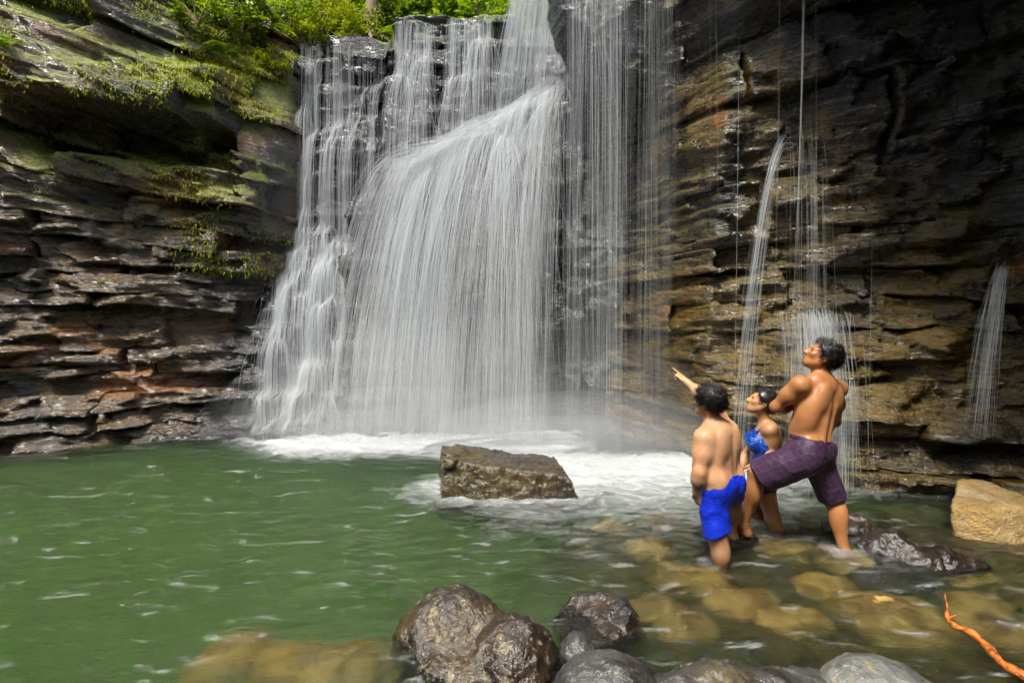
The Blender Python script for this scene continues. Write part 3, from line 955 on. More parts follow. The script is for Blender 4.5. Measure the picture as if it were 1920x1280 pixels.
# ------------------------------------------------------------------ solid shapes: smooth unions meshed by surface nets
class Solid:
    def __init__(self, lo, hi, h):
        self.lo = np.array(lo, np.float32); self.h = h
        self.n = np.ceil((np.array(hi) - self.lo) / h).astype(int) + 1
        self.ax = [self.lo[i] + h * np.arange(self.n[i], dtype=np.float32) for i in range(3)]
        self.vol = np.full(tuple(self.n), 0.5, np.float32)
    def _win(self, lo, hi):
        a = np.clip(np.floor((np.array(lo) - self.lo) / self.h).astype(int), 0, self.n)
        b = np.clip(np.ceil((np.array(hi) - self.lo) / self.h).astype(int) + 1, 0, self.n)
        sl = tuple(slice(i, j) for i, j in zip(a, b))
        g = np.meshgrid(*[self.ax[i][sl[i]] for i in range(3)], indexing='ij', sparse=True)
        return sl, g
    def _min(self, sl, d, k):
        v = self.vol[sl]
        if k > 0:
            hh = np.maximum(k - np.abs(v - d), 0) / k
            self.vol[sl] = np.minimum(v, d) - hh * hh * k * 0.25
        else:
            self.vol[sl] = np.minimum(v, d)
    def _max(self, sl, d, k):
        v = self.vol[sl]
        if k > 0:
            hh = np.maximum(k - np.abs(v - d), 0) / k
            self.vol[sl] = np.maximum(v, d) + hh * hh * k * 0.25
        else:
            self.vol[sl] = np.maximum(v, d)
    @staticmethod
    def _cone(g, a, b, ra, rb):
        a = np.asarray(a, np.float32); ab = np.asarray(b, np.float32) - a
        q = [g[i] - a[i] for i in range(3)]
        L = max(float(ab @ ab), 1e-9)
        t = np.clip((q[0] * ab[0] + q[1] * ab[1] + q[2] * ab[2]) / L, 0, 1)
        return np.sqrt((q[0] - t * ab[0]) ** 2 + (q[1] - t * ab[1]) ** 2 + (q[2] - t * ab[2]) ** 2) - (ra + (rb - ra) * t)
    @staticmethod
    def _ell(g, c, r, R):
        q = [g[i] - np.float32(c[i]) for i in range(3)]
        if R is not None:
            q = [q[0] * R[i][0] + q[1] * R[i][1] + q[2] * R[i][2] for i in range(3)]
        k0 = np.sqrt((q[0] / r[0]) ** 2 + (q[1] / r[1]) ** 2 + (q[2] / r[2]) ** 2)
        k1 = np.sqrt((q[0] / r[0] ** 2) ** 2 + (q[1] / r[1] ** 2) ** 2 + (q[2] / r[2] ** 2) ** 2)
        return k0 * (k0 - 1) / np.maximum(k1, 1e-6)
    def cone(self, a, b, ra, rb, k=0.03, cut=None, sub=False):
        m = max(ra, rb) + k + 3 * self.h
        a, b = np.asarray(a, float), np.asarray(b, float)
        sl, g = self._win(np.minimum(a, b) - m, np.maximum(a, b) + m)
        d = self._cone(g, a, b, ra, rb)
        for (p, nrm) in (cut or []):
            d = np.maximum(d, (g[0] - p[0]) * nrm[0] + (g[1] - p[1]) * nrm[1] + (g[2] - p[2]) * nrm[2])
        if sub: self._max(sl, -d, k)
        else: self._min(sl, d, k)
    def ell(self, c, r, R=None, k=0.03, cut=None, sub=False):
        m = max(r) + k + 3 * self.h
        c = np.asarray(c, float)
        sl, g = self._win(c - m, c + m)
        d = self._ell(g, c, r, R)
        for (p, nrm) in (cut or []):
            d = np.maximum(d, (g[0] - p[0]) * nrm[0] + (g[1] - p[1]) * nrm[1] + (g[2] - p[2]) * nrm[2])
        if sub: self._max(sl, -d, k)
        else: self._min(sl, d, k)
    def plane_cut(self, p, nrm, k=0.0):
        g = np.meshgrid(*self.ax, indexing='ij', sparse=True)
        nrm = np.asarray(nrm, float); nrm = nrm / np.linalg.norm(nrm)
        d = ((g[0] - p[0]) * nrm[0] + (g[1] - p[1]) * nrm[1] + (g[2] - p[2]) * nrm[2]).astype(np.float32)
        sl = (slice(None),) * 3
        self._max(sl, d, k)
    def displace(self, fn, band=0.12):
        m = np.abs(self.vol) < band
        i = np.argwhere(m)
        P = self.lo + i.astype(np.float32) * self.h
        self.vol[m] += fn(P).astype(np.float32)
    def mesh(self):
        v = self.vol
        s = v < 0
        c = [s[a:a + s.shape[0] - 1, b:b + s.shape[1] - 1, d:d + s.shape[2] - 1] for a in (0, 1) for b in (0, 1) for d in (0, 1)]
        anyc = c[0].copy(); allc = c[0].copy()
        for x in c[1:]:
            anyc |= x; allc &= x
        act = np.argwhere(anyc & ~allc)
        idm = np.full(anyc.shape, -1, np.int32)
        idm[act[:, 0], act[:, 1], act[:, 2]] = np.arange(len(act))
        corners = np.array([(a, b, d) for a in (0, 1) for b in (0, 1) for d in (0, 1)])
        vals = np.stack([v[act[:, 0] + q[0], act[:, 1] + q[1], act[:, 2] + q[2]] for q in corners], 1)
        acc = np.zeros((len(act), 3)); cnt = np.zeros(len(act))
        for i in range(8):
            for j in range(i + 1, 8):
                if np.abs(corners[i] - corners[j]).sum() != 1: continue
                cr = (vals[:, i] < 0) != (vals[:, j] < 0)
                t = np.where(cr, vals[:, i] / np.where(cr, vals[:, i] - vals[:, j], 1), 0)
                p = corners[i] + t[:, None] * (corners[j] - corners[i])
                acc += np.where(cr[:, None], p, 0); cnt += cr
        V = self.lo + (act + acc / cnt[:, None]) * self.h
        F = []
        for ax in range(3):
            o = [(1, 2), (2, 0), (0, 1)][ax]
            n0 = [slice(1, -1)] * 3; n1 = [slice(1, -1)] * 3
            n0[ax] = slice(0, -1); n1[ax] = slice(1, None)
            a, b = s[tuple(n0)], s[tuple(n1)]
            e = np.argwhere(a != b)
            off = np.array([1, 1, 1]); off[ax] = 0
            e = e + off
            flip = s[e[:, 0], e[:, 1], e[:, 2]]
            d1 = np.zeros(3, int); d1[o[0]] = 1
            d2 = np.zeros(3, int); d2[o[1]] = 1
            q = [idm[tuple((e - x).T)] for x in (d1 + d2, d2, 0 * d1, d1)]
            Q = np.stack(q, 1)
            Q[~flip] = Q[~flip][:, ::-1]
            F.append(Q)
        F = np.concatenate(F)
        F = F[(F >= 0).all(1)]
        return V, F

def unit(v):
    v = np.asarray(v, float)
    return v / np.linalg.norm(v)

def frame(f, up=(0, 0, 1)):
    """rows: right, forward, up of a body part that faces f"""
    f = unit(f); up = np.asarray(up, float)
    rr = unit(np.cross(f, up))
    return np.stack([rr, f, np.cross(rr, f)])

# ------------------------------------------------------------------ boulders
def boulder(name, label, cat, mat, parts, planes=(), h=0.014, noise=0.03, nscale=2.5, facet=0.03, strata=0.0, seed=0, group=None, rnd=0.03, pad=0.12, fine=0.012, zmin=None, tilt=0.0):
    """parts: (centre, radii) ellipsoids joined smoothly; planes: (point, normal) cut flat."""
    lo = np.min([np.array(c) - np.array(r_) for c, r_ in parts], 0) - pad
    hi = np.max([np.array(c) + np.array(r_) for c, r_ in parts], 0) + pad
    if zmin is not None: lo[2] = max(lo[2], zmin)
    s = Solid(lo, hi, h)
    for c, r_ in parts: s.ell(c, r_, k=0.06)
    for p, nr in planes: s.plane_cut(p, nr, rnd)
    rr = np.random.default_rng(seed)
    sd = rr.uniform(lo, hi, (22, 3)).astype(np.float32); sg = rr.normal(0, 0.25, (22, 3)); s0 = rr.normal(0, 0.6, 22)
    def fn(P):
        out = fbm(P * nscale + seed * 3.7, 4) * noise + fbm(P * 14.0 + seed, 3, 0.6) * fine
        if facet:
            i = ((sd ** 2).sum(1)[None] - 2 * P @ sd.T).argmin(1)
            out = out + np.clip(s0[i] * facet + ((P - sd[i]) * sg[i]).sum(1) * facet * 4, -2 * facet, 2 * facet)
        if strata:
            q = P[:, 2] + tilt * P[:, 0]
            out = out + fbm(np.stack([P[:, 0] * 1.5, P[:, 1] * 1.5, q * 16], -1) + seed, 3, 0.6) * strata
        return out
    s.displace(fn, 0.07 + facet)
    V, F = s.mesh()
    o = mesh_obj(name, V, F, mat)
    tag(o, label, cat, group)
    return o

M_brown = rock_material('wet_brown_boulder', (0.008, 0.0055, 0.004), (0.048, 0.028, 0.012), (0.105, 0.072, 0.016), ochre_amt=0.8, rough=(0.08, 0.3), spec=0.75, strata=False, tex=2.2, bump=0.9, coat=0.3, bdist=0.022)
M_mottled = rock_material('wet_mottled_boulder', (0.008, 0.005, 0.003), (0.040, 0.022, 0.010), (0.14, 0.09, 0.02), ochre_amt=0.6, rough=(0.06, 0.28), spec=0.8, strata=False, tex=2.4, lichen=0.55, bump=0.9, coat=0.3, bdist=0.022)
M_gold = rock_material('golden_rock', (0.26, 0.16, 0.05), (0.58, 0.45, 0.26), (0.60, 0.38, 0.12), ochre_amt=0.7, rough=(0.3, 0.6), spec=0.4, strata=False, tex=2.4, bump=1.0)
M_grey = rock_material('grey_boulder', (0.10, 0.105, 0.10), (0.26, 0.26, 0.24), (0.20, 0.16, 0.09), ochre_amt=0.15, rough=(0.25, 0.6), spec=0.4, strata=False, tex=2.6, lichen=0.3, bump=0.5)
M_darkgrey = rock_material('dark_speckled_boulder', (0.02, 0.02, 0.019), (0.075, 0.073, 0.068), (0.18, 0.13, 0.05), ochre_amt=0.25, rough=(0.2, 0.5), spec=0.5, strata=False, tex=2.6, lichen=0.25, bump=0.6, coat=0.3, bdist=0.022)
M_black = rock_material('wet_dark_boulder', (0.012, 0.009, 0.008), (0.04, 0.026, 0.019), (0.06, 0.035, 0.018), ochre_amt=0.3, rough=(0.10, 0.28), spec=0.8, strata=False, tex=2.4, bump=0.7, coat=0.3, bdist=0.022)
M_bedstone = rock_material('submerged_stone', (0.22, 0.14, 0.04), (0.66, 0.50, 0.16), (0.78, 0.48, 0.09), ochre_amt=0.6, rough=(0.5, 0.8), spec=0.2, strata=False, tex=1.5, bump=0.4, coat=0.0)

# the rounded nose of the overhang that splits chute and veil
nose = boulder('rock_slab', None, None, M_falls, [((1.30, 7.35, 6.35), (0.84, 0.70, 1.55)), ((1.35, 7.3, 7.6), (0.9, 0.7, 1.2))], h=0.028, noise=0.16, nscale=1.6, facet=0.05, strata=0.03, seed=71, fine=0.03, pad=0.25)
nose.parent = cliff_right
nose.matrix_parent_inverse = Matrix.Translation(-Vector(cliff_right.location))

# big block standing in the middle of the pool
c = pt(948, 900, 5.3)
boulder('boulder', 'big brown flat-topped block standing alone in the middle of the pool', 'boulder', M_brown,
    [((c[0], 5.45, 0.0), (0.95, 0.75, 0.75))],
    [(pt(828, 900, 5.15), (-1, -0.15, 0.12)), (pt(1072, 905, 5.2), (1, 0.1, 0.45)), (pt(950, 915, 5.12), (0.04, -1, 0.16)), (pt(900, 862, 5.35), (0.13, 0.05, 1)),
     ((0, 6.0, 0), (0, 1, 0)), (pt(820, 872, 5.1), (-0.65, -0.4, 0.65)), (pt(1075, 875, 5.2), (0.55, -0.1, 0.6))],
    h=0.016, noise=0.028, facet=0.016, seed=3, rnd=0.018, fine=0.024)
# two-lobed boulder in the foreground
c1 = pt(860, 1215, 2.92); c2 = pt(965, 1225, 2.72)
boulder('boulder', 'big round two-lobed wet boulder mottled brown and cream at the bottom edge', 'boulder', M_mottled,
    [((c1[0] - 0.03, 2.98, -0.18), (0.37, 0.33, 0.40)), ((c2[0] - 0.01, 2.74, -0.15), (0.265, 0.27, 0.35)), ((c1[0] + 0.02, 2.7, -0.25), (0.35, 0.3, 0.30))],
    h=0.0105, noise=0.035, nscale=4.0, facet=0.012, seed=9, fine=0.018)
# brown rock just behind it
c = pt(1135, 1170, 3.0)
boulder('boulder', 'wet brown and orange rock leaning behind the two-lobed boulder', 'boulder', M_brown,
    [((c[0] - 0.03, 3.1, -0.08), (0.28, 0.24, 0.20))],
    [(pt(1195, 1175, 3.0), (1, -0.3, 0.25)), (pt(1130, 1160, 3.05), (-0.42, -0.25, 0.9)), (pt(1130, 1215, 2.85), (0.05, -1, 0.35))],
    h=0.008, noise=0.025, nscale=5, facet=0.012, strata=0.018, tilt=-0.6, seed=12, fine=0.012)
c = pt(1085, 1225, 2.7)
boulder('boulder', 'small grey stone wedged between the two-lobed boulder and the brown rock', 'stone', M_darkgrey,
    [((c[0], 2.74, -0.02), (0.10, 0.12, 0.13))], h=0.009, noise=0.02, nscale=6, facet=0.01, seed=15)
c = pt(1140, 1262, 2.45)
boulder('boulder', 'dark grey speckled boulder cut off by the bottom edge beside the two-lobed boulder', 'boulder', M_darkgrey,
    [((c[0] - 0.01, 2.40, -0.08), (0.30, 0.24, 0.285))], h=0.009, noise=0.03, nscale=4, facet=0.01, seed=18)
c = pt(1400, 1280, 2.45)
boulder('boulder', 'low dark ridge of wet rock along the bottom edge', 'boulder', M_darkgrey,
    [((c[0], 2.40, -0.07), (0.60, 0.18, 0.225)), ((c[0] - 0.25, 2.38, -0.07), (0.34, 0.16, 0.235))], h=0.009, noise=0.04, nscale=5, facet=0.015, seed=21)
c = pt(1640, 1262, 2.4)
boulder('boulder', 'smooth pale grey boulder at the bottom edge', 'boulder', M_grey,
    [((c[0], 2.36, -0.06), (0.30, 0.22, 0.30))], [(pt(1620, 1232, 2.42), (0.15, -0.1, 1))], h=0.009, noise=0.025, nscale=4, facet=0.008, seed=24, rnd=0.08)
# dark wet rock to the right of the man, and the small brown one beside his leg
c = pt(1720, 1045, 3.9)
boulder('boulder', 'low dark glistening rock sloping into the shallows beside the man', 'boulder', M_black,
    [((pt(1675, 1025, 4.0)[0], 4.05, -0.09), (0.23, 0.24, 0.24)), ((pt(1765, 1065, 3.85)[0], 3.86, -0.11), (0.34, 0.19, 0.185)), ((pt(1690, 1100, 3.6)[0], 3.72, -0.20), (0.28, 0.22, 0.12))],
    h=0.010, noise=0.045, nscale=5, facet=0.02, seed=27, fine=0.022)
c = pt(1597, 995, 4.35)
boulder('boulder', 'small brown flat-topped stone right behind the leg of the man', 'stone', M_brown,
    [((c[0], 4.4, -0.02), (0.19, 0.17, 0.18))], [(pt(1595, 978, 4.35), (-0.1, -0.15, 1)), (pt(1632, 1000, 4.35), (1, -0.1, 0.2))], h=0.009, noise=0.02, nscale=5, facet=0.012, seed=30, rnd=0.02)
boulder('boulder', 'half-drowned dark stone under the feet of the boy and the man', 'stone', M_black,
    [((pt(1368, 1005, 4.25)[0], 4.33, -0.12), (0.24, 0.26, 0.165))], [((1.7, 4.3, 0.025), (-0.08, -0.12, 1))], h=0.009, noise=0.02, nscale=5, facet=0.012, seed=33)
# golden rock at the right edge
c = pt(1880, 985, 4.3)
boulder('boulder', 'big pale golden rock at the right edge of the pool', 'boulder', M_gold,
    [((c[0] + 0.35, 4.75, -0.05), (1.0, 0.75, 0.75))],
    [(pt(1784, 985, 4.3), (-0.8, 0.70, 0.04)), (pt(1870, 1025, 4.1), (0.10, -1, 0.30)), (pt(1850, 928, 4.5), (0.0, -0.06, 1)), ((4, 4.95, 0), (0, 1, 0.1)), (pt(1782, 922, 4.35), (-0.75, 0.45, 0.6)), ((4.4, 4.8, 0), (1, 0, 0))],
    h=0.016, noise=0.02, nscale=4, facet=0.012, seed=36, rnd=0.03, fine=0.022)

# stones lying on the pool bed
stones = [(1680, 1190, 0.30, 0.20, 'largest pale yellow stone under the water near the orange branch'), (1400, 1160, 0.22, 0.15, 'amber stone under water straight below the standing leg of the boy'),
          (1290, 1200, 0.20, 0.14, 'yellow stone under water just right of the leaning brown rock'), (1560, 1130, 0.20, 0.13, 'stone under water below the foot of the man'),
          (1850, 1170, 0.16, 0.12, 'small stone under water right of the branch tip'), (1880, 1215, 0.22, 0.13, 'stone under water at the right edge beside the branch'),
          (1490, 1060, 0.24, 0.14, 'stone under water between the boy and the standing leg of the man'), (1220, 1055, 0.17, 0.12, 'orange stone under water left of the boy'),
          (1250, 990, 0.16, 0.12, 'yellow stone under water between the boy and the foam'), (1440, 1040, 0.18, 0.11, 'stone under water in front of the woman'),
          (1770, 1230, 0.14, 0.1, 'small stone under water left of the thick end of the branch'), (1830, 1110, 0.17, 0.11, 'stone under water between the golden rock and the branch tip'),
          (1330, 1120, 0.2, 0.12, 'stone under water by the foot of the boy'), (430, 1235, 0.30, 0.25, 'leftmost of three yellow stones under green water in the lower left corner'),
          (530, 1245, 0.28, 0.24, 'middle one of three yellow stones under green water in the lower left corner'), (640, 1255, 0.26, 0.22, 'yellow stone under green water nearest the two-lobed boulder'),
          (1265, 1110, 0.2, 0.12, 'stone under water left of the foot of the boy'), (1500, 1200, 0.18, 0.12, 'stone under water above the low dark ridge of rock'),
          (1230, 1160, 0.16, 0.11, 'small stone under water behind the leaning brown rock'), (1600, 1080, 0.22, 0.12, 'stone under water beside the low dark glistening rock'),
          (1160, 1010, 0.18, 0.12, 'stone under water in front of the big flat-topped block')]
for i, (u, v, ra, rb, lab) in enumerate(stones):
    Yw = 1.8 / (v - 590) * 1000 * 1.09
    X0 = (u - 960) * Yw / 1000
    zb = float(bed_z(np.array([X0]), np.array([Yw]))[0])
    rr = np.random.default_rng(100 + i)
    zt = max(zb, -0.42) + 0.085 if u > 800 else -0.46
    boulder('bed_stone', lab, 'stone', M_bedstone,
            [((X0, Yw, zt), (ra * rr.uniform(0.9, 1.25), ra * rr.uniform(0.7, 1.0), rb))], h=0.022, noise=0.05, nscale=3.5, facet=0.03, seed=60 + i,
            group='stones on the pool bed' if u > 800 else 'stones in the lower left corner')
# ------------------------------------------------------------------ people
def skin_material(name, col, red):
    k = NT(name)
    p = k.pos()
    n1 = k.noise(p, 9, 3, 0.6)
    c = k.mix(k.step(n1, 0.35, 0.7), col, red)
    c = k.mix(k.math('MULTIPLY', k.step(k.noise(p, 3.2, 3, 0.6), 0.4, 0.7), 0.45), c, tuple(x * 0.62 for x in col))
    c = k.mix(k.math('MULTIPLY', k.step(k.noise(p, 45, 3, 0.7), 0.5, 0.75), 0.25), c, tuple(x * 0.6 for x in red))
    drops = k.step(k.noise(p, 170, 2, 0.5), 0.66, 0.74)
    rg_ = k.math('ADD', k.math('MULTIPLY', k.noise(p, 14, 4, 0.7), 0.5), 0.22)
    k.principled(Base_Color=c, Roughness=rg_, Specular_IOR_Level=0.45, Subsurface_Weight=0.12, Subsurface_Radius=(0.012, 0.005, 0.003), Subsurface_Scale=1.0,
                 Normal=k.bump(k.math('ADD', k.math('MULTIPLY', k.noise(p, 60, 3), 0.25), k.math('MULTIPLY', drops, 0.8)), 0.35, 0.003))
    return k.m
def cloth_material(name, colfn, rough=0.45, spec=0.4, fold=0.5):
    k = NT(name)
    p = k.pos()
    c = colfn(k, p)
    k.principled(Base_Color=c, Roughness=rough, Specular_IOR_Level=spec, Normal=k.bump(k.noise(k.mapping(p, scale=(1, 1, 2.0)), 14, 4, 0.55, 1.0), fold, 0.02))
    return k.m
S_man = skin_material('tanned_skin', (0.42, 0.185, 0.068), (0.36, 0.14, 0.05))
S_boy = skin_material('light_brown_skin', (0.58, 0.33, 0.18), (0.52, 0.25, 0.125))
S_woman = skin_material('warm_skin', (0.48, 0.26, 0.12), (0.44, 0.20, 0.09))
def plaid(k, p):
    q = k.mapping(p, rot=(0.3, 0.5, 0.4))
    x, y, z = k.xyz(q)
    def lines(c, f, ph):
        return k.step(k.math('ABSOLUTE', k.math('SUBTRACT', k.math('FRACT', k.math('ADD', k.math('MULTIPLY', c, f), ph)), 0.5)), 0.06, 0.02)
    l = k.math('MAXIMUM', lines(x, 24, 0.0), lines(z, 24, 0.3))
    base = k.mix(k.noise(p, 12, 3), (0.030, 0.012, 0.032), (0.060, 0.028, 0.064))
    return k.mix(k.math('MULTIPLY', l, 0.28), base, (0.16, 0.09, 0.17))
C_purple = cloth_material('purple_plaid_cloth', plaid, 0.55, 0.35, 0.3)
C_blue = cloth_material('royal_blue_cloth', lambda k, p: k.mix(k.noise(p, 7, 2), (0.004, 0.020, 0.42), (0.006, 0.035, 0.60)), 0.5, 0.35, 0.35)
def swim(k, p):
    n_ = k.noise(k.mapping(p, scale=(1, 1, 1.8)), 22, 3, 0.6, 1.2)
    return k.ramp(n_, [(0.0, (0.004, 0.012, 0.12)), (0.42, (0.005, 0.03, 0.28)), (0.52, (0.008, 0.06, 0.34)), (0.60, (0.03, 0.20, 0.36)), (0.66, (0.22, 0.42, 0.52)), (0.69, (0.01, 0.04, 0.24))], 'CONSTANT')
C_swim = cloth_material('blue_patterned_swimsuit', swim, 0.4, 0.4, 0.2)
C_dark = cloth_material('dark_swim_shorts', lambda k, p: k.mix(k.noise(p, 8), (0.012, 0.012, 0.018), (0.03, 0.026, 0.035)), 0.5, 0.3, 0.3)
kh = NT('wet_black_hair')
kh.principled(Base_Color=(0.010, 0.008, 0.008), Roughness=0.32, Specular_IOR_Level=0.6)
M_hair = kh.m
ke = NT('eye'); ke.principled(Base_Color=(0.03, 0.015, 0.01), Roughness=0.1); M_eye = ke.m

def hand(s, wrist, dirv, back, side, bends, r=0.0082, scale=1.0, spread=0.10, thumb_bend=0.5, k=0.006, lens=(0.070, 0.078, 0.073, 0.058)):
    """palm and five fingers. dirv: wrist to knuckles; back: out of the back of the hand; side: towards the thumb."""
    d, b, t = unit(dirv), unit(back), unit(side)
    w = np.asarray(wrist, float)
    pl = 0.085 * scale
    for i in range(4):
        o = (1.5 - i) * 0.0185 * scale
        s.cone(w + t * o * 0.65 + d * 0.012, w + d * pl + t * o, 0.0155 * scale, 0.0125 * scale, k=0.012)
    for i in range(4):
        o = (1.5 - i) * 0.0195 * scale
        p = w + d * pl * 0.97 + t * o
        dv = unit(d + t * (1.5 - i) * spread)
        L = lens[i] * scale
        ang = 0.0
        for j, fr in enumerate((0.45, 0.32, 0.23)):
            ang += bends[i] * (0.8, 1.0, 0.7)[j]
            q = p + (dv * math.cos(ang) - b * math.sin(ang)) * L * fr
            s.cone(p, q, r * scale * (1 - 0.10 * j), r * scale * (0.92 - 0.10 * j), k=k)
            p = q
    p = w + d * 0.022 * scale + t * 0.026 * scale
    dv = unit(d * 0.75 + t * 0.75 - b * 0.25)
    s.cone(w + d * 0.01, p, 0.016 * scale, 0.014 * scale, k=0.012)
    for j, L in enumerate((0.034, 0.030, 0.026)):
        q = p + dv * L * scale
        s.cone(p, q, 0.0115 * scale * (1 - 0.1 * j), 0.0105 * scale * (1 - 0.12 * j), k=0.007)
        p = q
        dv = unit(dv + (d * 0.6 - b * 0.5) * thumb_bend)

def head(s, c, fh, uh, sc=1.0, ear=True, fem=False):
    """skull, jaw, brow, nose, lips, chin, ears about the head centre c; fh faces forward, uh is the crown."""
    f = unit(fh); r_ = unit(np.cross(f, uh)); u = np.cross(r_, f)
    R = np.stack([r_, f, u])
    at = lambda x, y, z: np.asarray(c) + (r_ * x + f * y + u * z) * sc
    s.ell(at(0, -0.012, 0.022), (0.077 * sc, 0.098 * sc, 0.092 * sc), R, k=0.02)
    s.ell(at(0, 0.028, -0.030), (0.062 * sc, 0.068 * sc, 0.082 * sc), R, k=0.03)
    s.ell(at(0, 0.055, -0.086), (0.034 * sc, 0.030 * sc, 0.026 * sc), R, k=0.035)      # chin
    for e in (-1, 1):
        s.cone(at(e * 0.052, 0.005, -0.052), at(e * 0.022, 0.060, -0.088), 0.022 * sc, 0.018 * sc, k=0.03)   # jaw
        s.ell(at(e * 0.040, 0.064, -0.018), (0.024 * sc, 0.022 * sc, 0.020 * sc), R, k=0.025)                # cheek
        s.cone(at(e * 0.012, 0.084, 0.020), at(e * 0.045, 0.072, 0.020), 0.010 * sc, 0.009 * sc, k=0.02)     # brow
        s.ell(at(e * 0.031, 0.095, 0.003), (0.015 * sc, 0.014 * sc, 0.009 * sc), R, k=0.014, sub=True)       # socket
        if ear:
            s.ell(at(e * 0.078, -0.012, -0.012), (0.009 * sc, 0.019 * sc, 0.031 * sc), R, k=0.008)
            s.ell(at(e * 0.086, -0.006, -0.010), (0.006 * sc, 0.009 * sc, 0.016 * sc), R, k=0.006, sub=True)
    s.cone(at(0, 0.088, 0.010), at(0, 0.112, -0.028), 0.009 * sc, 0.0135 * sc, k=0.014)                      # nose
    for e in (-1, 1): s.ell(at(e * 0.013, 0.098, -0.032), (0.010 * sc, 0.010 * sc, 0.008 * sc), R, k=0.01)
    s.cone(at(-0.018, 0.084, -0.056), at(0.018, 0.084, -0.056), 0.0085 * sc, 0.0085 * sc, k=0.008)           # lips
    s.cone(at(-0.015, 0.082, -0.067), at(0.015, 0.082, -0.067), 0.009 * sc, 0.009 * sc, k=0.008)
    return at, R

def foot(s, ankle, toe_dir, down=0.075, L=0.17, sc=1.0):
    a = np.asarray(ankle, float); d = unit(toe_dir); z = np.array([0, 0, 1.0])
    sd = unit(np.cross(d, z))
    heel = a - d * 0.035 * sc - z * (down - 0.028)
    ball = a + d * L * 0.68 * sc - z * (down - 0.022)
    s.cone(a, heel, 0.036 * sc, 0.030 * sc, k=0.03)
    s.cone(heel, ball, 0.029 * sc, 0.024 * sc, k=0.03)
    s.cone(a + z * 0.01, ball, 0.034 * sc, 0.022 * sc, k=0.03)
    for i in range(5):
        o = (i - 2) * 0.0165 * sc
        rr_ = (0.0125, 0.009, 0.009, 0.0085, 0.008)[i] * sc
        ln = (0.050, 0.050, 0.046, 0.040, 0.034)[i] * sc
        p = ball + sd * o * 1.0
        s.cone(p - d * 0.03, p + d * ln - z * 0.006, rr_ * 1.25, rr_, k=0.009)

def spiky_hair(c, at, R, sc, hairline, n, ln, seed, flat=0.0):
    """cap of hair on the skull, cut along the hairline planes, with wet tufts combed over it."""
    lo = np.asarray(c) - 0.19; hi = np.asarray(c) + 0.19
    s = Solid(lo, hi, 0.0055)
    cc = at(0, -0.014, 0.028)
    s.ell(cc, (0.086 * sc, 0.108 * sc, 0.100 * sc), R, k=0)
    for p, nr in hairline: s.plane_cut(p, nr, 0.012)
    s.displace(lambda P: fbm((P - cc) @ R.T * np.array([60, 22, 60]), 3) * 0.003, 0.05)
    V, F = s.mesh()
    V = np.asarray(V); 
    rr = np.random.default_rng(seed)
    pick = V[rr.integers(0, len(V), n)]
    N = (pick - cc); N /= np.linalg.norm(N, axis=1)[:, None]
    Vs, Fs = [V], [F]
    base = len(V)
    for p, nn in zip(pick, N):
        q = (p - cc) @ R.T
        flow = R[1] * (0.55 if q[1] > -0.02 else -0.5) + R[2] * (-0.5 if q[2] < 0.03 else 0.1)
        d = unit(nn * rr.uniform(0.25, 0.8) * (1 - flat) + flow * 0.7 + rr.normal(0, 0.25, 3))
        if d @ nn < 0.05: d = unit(d + nn * 0.3)
        L = ln * rr.uniform(0.6, 1.4)
        sd = unit(np.cross(d, rr.normal(0, 1, 3))); s2 = np.cross(d, sd)
        w = rr.uniform(0.0014, 0.0032)
        Vs.append(np.stack([p + sd * w - nn * 0.004, p - sd * w * 0.5 + s2 * w * 0.86 - nn * 0.004, p - sd * w * 0.5 - s2 * w * 0.86 - nn * 0.004, p + d * L - np.array([0, 0, 0.15]) * L * flat]))
        Fs.append(np.array([[base, base + 1, base + 3, base + 3], [base + 1, base + 2, base + 3, base + 3], [base + 2, base, base + 3, base + 3]]))
        base += 4
    F0 = Fs[0]
    tri = np.concatenate(Fs[1:])[:, :3]
    F0t = np.concatenate([F0[:, [0, 1, 2]], F0[:, [0, 2, 3]]])
    return np.concatenate(Vs), np.concatenate([F0t, tri])

def eyes(at, R, sc, parent):
    for e in (-1, 1):
        s = Solid(at(e * 0.031, 0.078, 0.003) - 0.02, at(e * 0.031, 0.078, 0.003) + 0.02, 0.003)
        s.ell(at(e * 0.031, 0.076, 0.003), (0.0115 * sc,) * 3, None, k=0)
        mesh_obj('eye', *s.mesh(), M_eye, parent)

